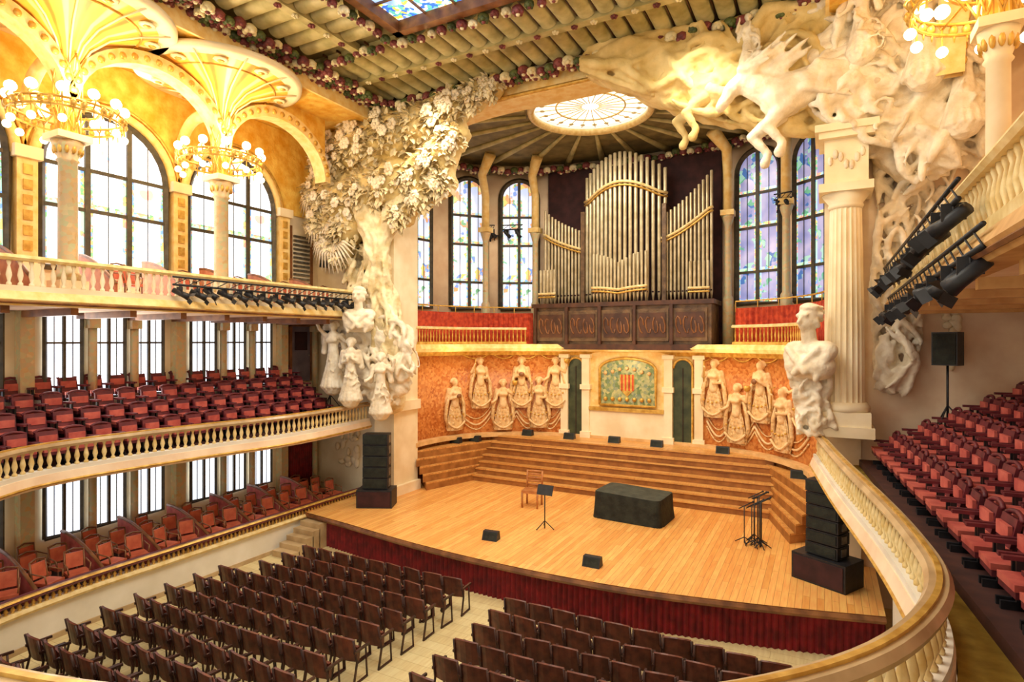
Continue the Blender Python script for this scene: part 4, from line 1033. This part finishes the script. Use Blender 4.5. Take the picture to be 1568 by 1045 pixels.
for x,y,z in ((-13.4,20.3,2.35),(-12.9,21.0,2.35),(-11.1,22.3,2.55),(-9.2,22.3,2.55),(-7.3,22.3,2.55),(-5.6,22.2,2.55),(-3.2,22.0,2.55),(-.7,20.0,2.35)): wedge('choir_monitor',x,y,z,0,.8)
b=MB(); b.tube([(0,0,.02),(0,0,1.1)],.018,M['blk'],6)
for k in range(3): a=2*pi*k/3; b.tube([(0,0,.25),(.3*math.cos(a),.3*math.sin(a),.02)],.014,M['blk'],5)
b.add([(-.25,-.05,1.02),(.25,-.05,1.02),(.25,.08,1.3),(-.25,.08,1.3),(-.25,-.03,1.01),(.25,-.03,1.01),(.25,.1,1.29),(-.25,.1,1.29)],[(0,1,2,3),(7,6,5,4),(0,4,5,1),(1,5,6,2),(2,6,7,3),(3,7,4,0)],M['blk'])
b.build('music_stand',(-7.35,15.9,ZS))
b=MB()
b.box(-.25,.25,-.25,.25,.42,.5,M['chwood'])
for x in(-.23,.23):
    for y in (-.23,.23): b.tube([(x,y,0),(x,y,.44)],.03,M['chwood'],6)
    b.tube([(x,.24,.44),(x,.3,1.0)],.03,M['chwood'],6)
for z in (.58,.68,.78,.88,.97): b.tube([(-.23,.25+.05*(z-.44)/.5,z),(.23,.25+.05*(z-.44)/.5,z)],.03,M['chwood'],6)
o=b.build('conductor_chair',(-8.75,17.9,ZS),None,.15); o.scale=(1.15,1.15,1.15)
b=MB()
random.seed(9)
for k in range(8):
    x=random.uniform(-.3,.3); y=random.uniform(-.3,.3); h=random.uniform(1.0,1.45); b.tube([(x,y,.02),(x,y,h)],.016,M['blk'],5)
    for j in range(3): a=2*pi*j/3+k; b.tube([(x,y,.18),(x+.25*math.cos(a),y+.25*math.sin(a),.02)],.014,M['blk'],5)
    b.tube([(x-.15,y,h-.1),(x+.2,y+.1,h+.1)],.015,M['blk'],5); b.sph((x+.22,y+.1,h+.11),.03,M['blk'],6,5)
b.build('microphone_stands',(-1.75,17.5,ZS))
def pole_speaker(x,y,z,h,rot,w=.36,hh=.6):
    b=MB(); b.tube([(0,0,.0),(0,0,h)],.025,M['blk'],8)
    for k in range(3): a=2*pi*k/3+.4; b.tube([(0,0,.55),(.4*math.cos(a),.4*math.sin(a),.02)],.016,M['blk'],5)
    b.box(-w/2,w/2,-.18,.18,h,h+hh,M['blk']); b.box(-w/2+.03,w/2-.03,-.2,-.18,h+.03,h+hh-.03,M['cloth'])
    b.build('speaker_on_stand',(x,y,z),None,rot)
pole_speaker(-16.0,15.9,4.03,2.3,.5); pole_speaker(2.45,16.3,4.55,1.45,-.5,.5,.75)
b=MB(); b.box(-.15,.15,-.2,.1,0,.5,M['blk']); b.box(-.12,.12,-.22,-.2,.03,.47,M['cloth']); b.tube([(0,.1,.25),(0,.3,.25)],.03,M['metal'],6); b.build('wall_speaker',(-17.1,16.7,9.4),None,.5)
def light_rig(p0,p1,n,side,z0=0,jz=0):
    b=MB(); p0=Vector(p0);p1=Vector(p1); b.tube([p0,p1],.03,M['blk'],8); b.tube([p0+Vector((0,0,.2)),p1+Vector((0,0,.2))],.025,M['blk'],8)
    K=max(3,int((p1-p0).length/.4))
    for k in range(K):
        q=p0.lerp(p1,k/K); q2=p0.lerp(p1,(k+1)/K); b.tube([q,q2+Vector((0,0,.2))],.012,M['blk'],4)
    for k in range(3):
        q=p0.lerp(p1,(k+.5)/3); b.tube([q,q+Vector((-side*.25,0,.0))],.025,M['blk'],6)
    for k in range(n):
        q=p0.lerp(p1,(k+random.uniform(.4,.6))/n); a=random.uniform(-.35,.35)
        d=Vector((side*random.uniform(.5,.8),.7+a,-.5+random.uniform(-.25,.2))).normalized(); c0=q+Vector((0,0,-.18+random.uniform(-jz,jz)))
        b.tube([q,c0],.02,M['blk'],5); b.tube([c0-d*.18,c0+d*.12,c0+d*.24],[.07,.08,.1],M['blk'],10)
        b.box(c0.x-.11,c0.x+.11,c0.y-.012,c0.y+.012,c0.z-.02,c0.z+.16,M['blk']); 
        b.tube([c0+d*.242,c0+d*.246],.085,M['metal'],10)
        s=d.orthogonal().normalized()
        for g in (-1,1):
            e=c0+d*.24+s*.09*g; t=d.cross(s)*.09
            b.add([e-t,e+t,e+t+d*.1+s*g*.06,e-t+d*.1+s*g*.06],[(0,1,2,3)],M['blk'])
    return b.build('stage_light_rig')
random.seed(21)
light_rig((-14.72,9.2,8.0),(-14.72,16.0,8.0),16,1,0,.05)
light_rig((1.2,7.4,8.0),(1.2,15.8,8.0),14,-1,0,.06); light_rig((1.25,6.6,7.4),(1.25,15.4,7.3),9,-1,0,.05)
for (a0,b0) in (((-13.5,23.0,11.6),(-13.2,23.15,11.6)),((-12.9,23.35,11.6),(-12.0,23.6,11.6)),((-1.6,23.0,11.6),(-1.0,22.8,11.6))):
    light_rig(a0,b0,2,.3)
# ------------------------------------------------------------------ lights
def area(name,loc,sx,sy,e,col,rot=(0,0,0)):
    l=bpy.data.lights.new(name,'AREA'); l.shape='RECTANGLE'; l.size=sx; l.size_y=sy; l.energy=e; l.color=col
    o=bpy.data.objects.new(name,l); o.location=loc; o.rotation_euler=rot; sc.collection.objects.link(o); return o
area('skylight_daylight',(-7,7.6,14.9),6,9.5,1250,(1,.92,.76))
area('apse_skylight_daylight',(C[0],C[1],14.4),3.6,3.6,500,(1,.91,.75))
area('window_daylight',(-17.3,9,10.5),12,3,380,(1,.94,.84),(0,-pi/2,0))
for x in (-12.5,-10.5,-3.4,-1.6):
    y,a=apse_pt(5.6,3.9,x if abs(x+7)<5.5 else -7+5.4*(1 if x>-7 else -1))
    l=bpy.data.lights.new('muse_spot','POINT'); l.energy=44; l.color=(1,.78,.45); l.shadow_soft_size=.12
    o=bpy.data.objects.new('muse_spot',l); o.location=(x,y,5.9); sc.collection.objects.link(o)
l=bpy.data.lights.new('mosaic_spot','POINT'); l.energy=34; l.color=(1,.82,.5); l.shadow_soft_size=.2
o=bpy.data.objects.new('mosaic_spot',l); o.location=(-7,21.9,5.6); sc.collection.objects.link(o)
for x,e in ((-11,430),(-3,430)):
    l=bpy.data.lights.new('stage_wash','SPOT'); l.energy=e*2; l.color=(1,.88,.64); l.spot_size=1.7; l.spot_blend=.8; l.shadow_soft_size=.5
    o=bpy.data.objects.new('stage_wash',l); o.location=(x,14.5,14.4); o.rotation_euler=(math.radians(22),0,0); sc.collection.objects.link(o)
def aim(name,loc,tgt,e,size):
    l=bpy.data.lights.new(name,'SPOT'); l.energy=e; l.color=(1,.92,.77); l.spot_size=size; l.spot_blend=.8; l.shadow_soft_size=.12
    o=bpy.data.objects.new(name,l); o.location=loc; o.rotation_euler=(Vector(tgt)-Vector(loc)).to_track_quat('-Z','Y').to_euler(); sc.collection.objects.link(o)
aim('sculpture_fill_spot',(-6.5,12.5,10.5),(1.0,16.4,12.2),460,.95)  # added fill spot without a fixture, brightens the valkyrie side
aim('sculpture_fill_spot',(-8.0,12.5,11.5),(-14.4,16.4,8.5),440,1.15)  # added fill spot without a fixture, brightens the tree side
w=bpy.data.worlds.new('World'); sc.world=w; w.use_nodes=True
w.node_tree.nodes['Background'].inputs[0].default_value=(1,.91,.76,1); w.node_tree.nodes['Background'].inputs[1].default_value=1.12
# ------------------------------------------------------------------ camera
cam=bpy.data.cameras.new('camera'); cam.lens=20.66; cam.sensor_width=36; cam.clip_start=.05
co=bpy.data.objects.new('camera',cam); co.location=(0,0,6.55); co.rotation_euler=(pi/2,0,math.radians(28)); sc.collection.objects.link(co); sc.camera=co
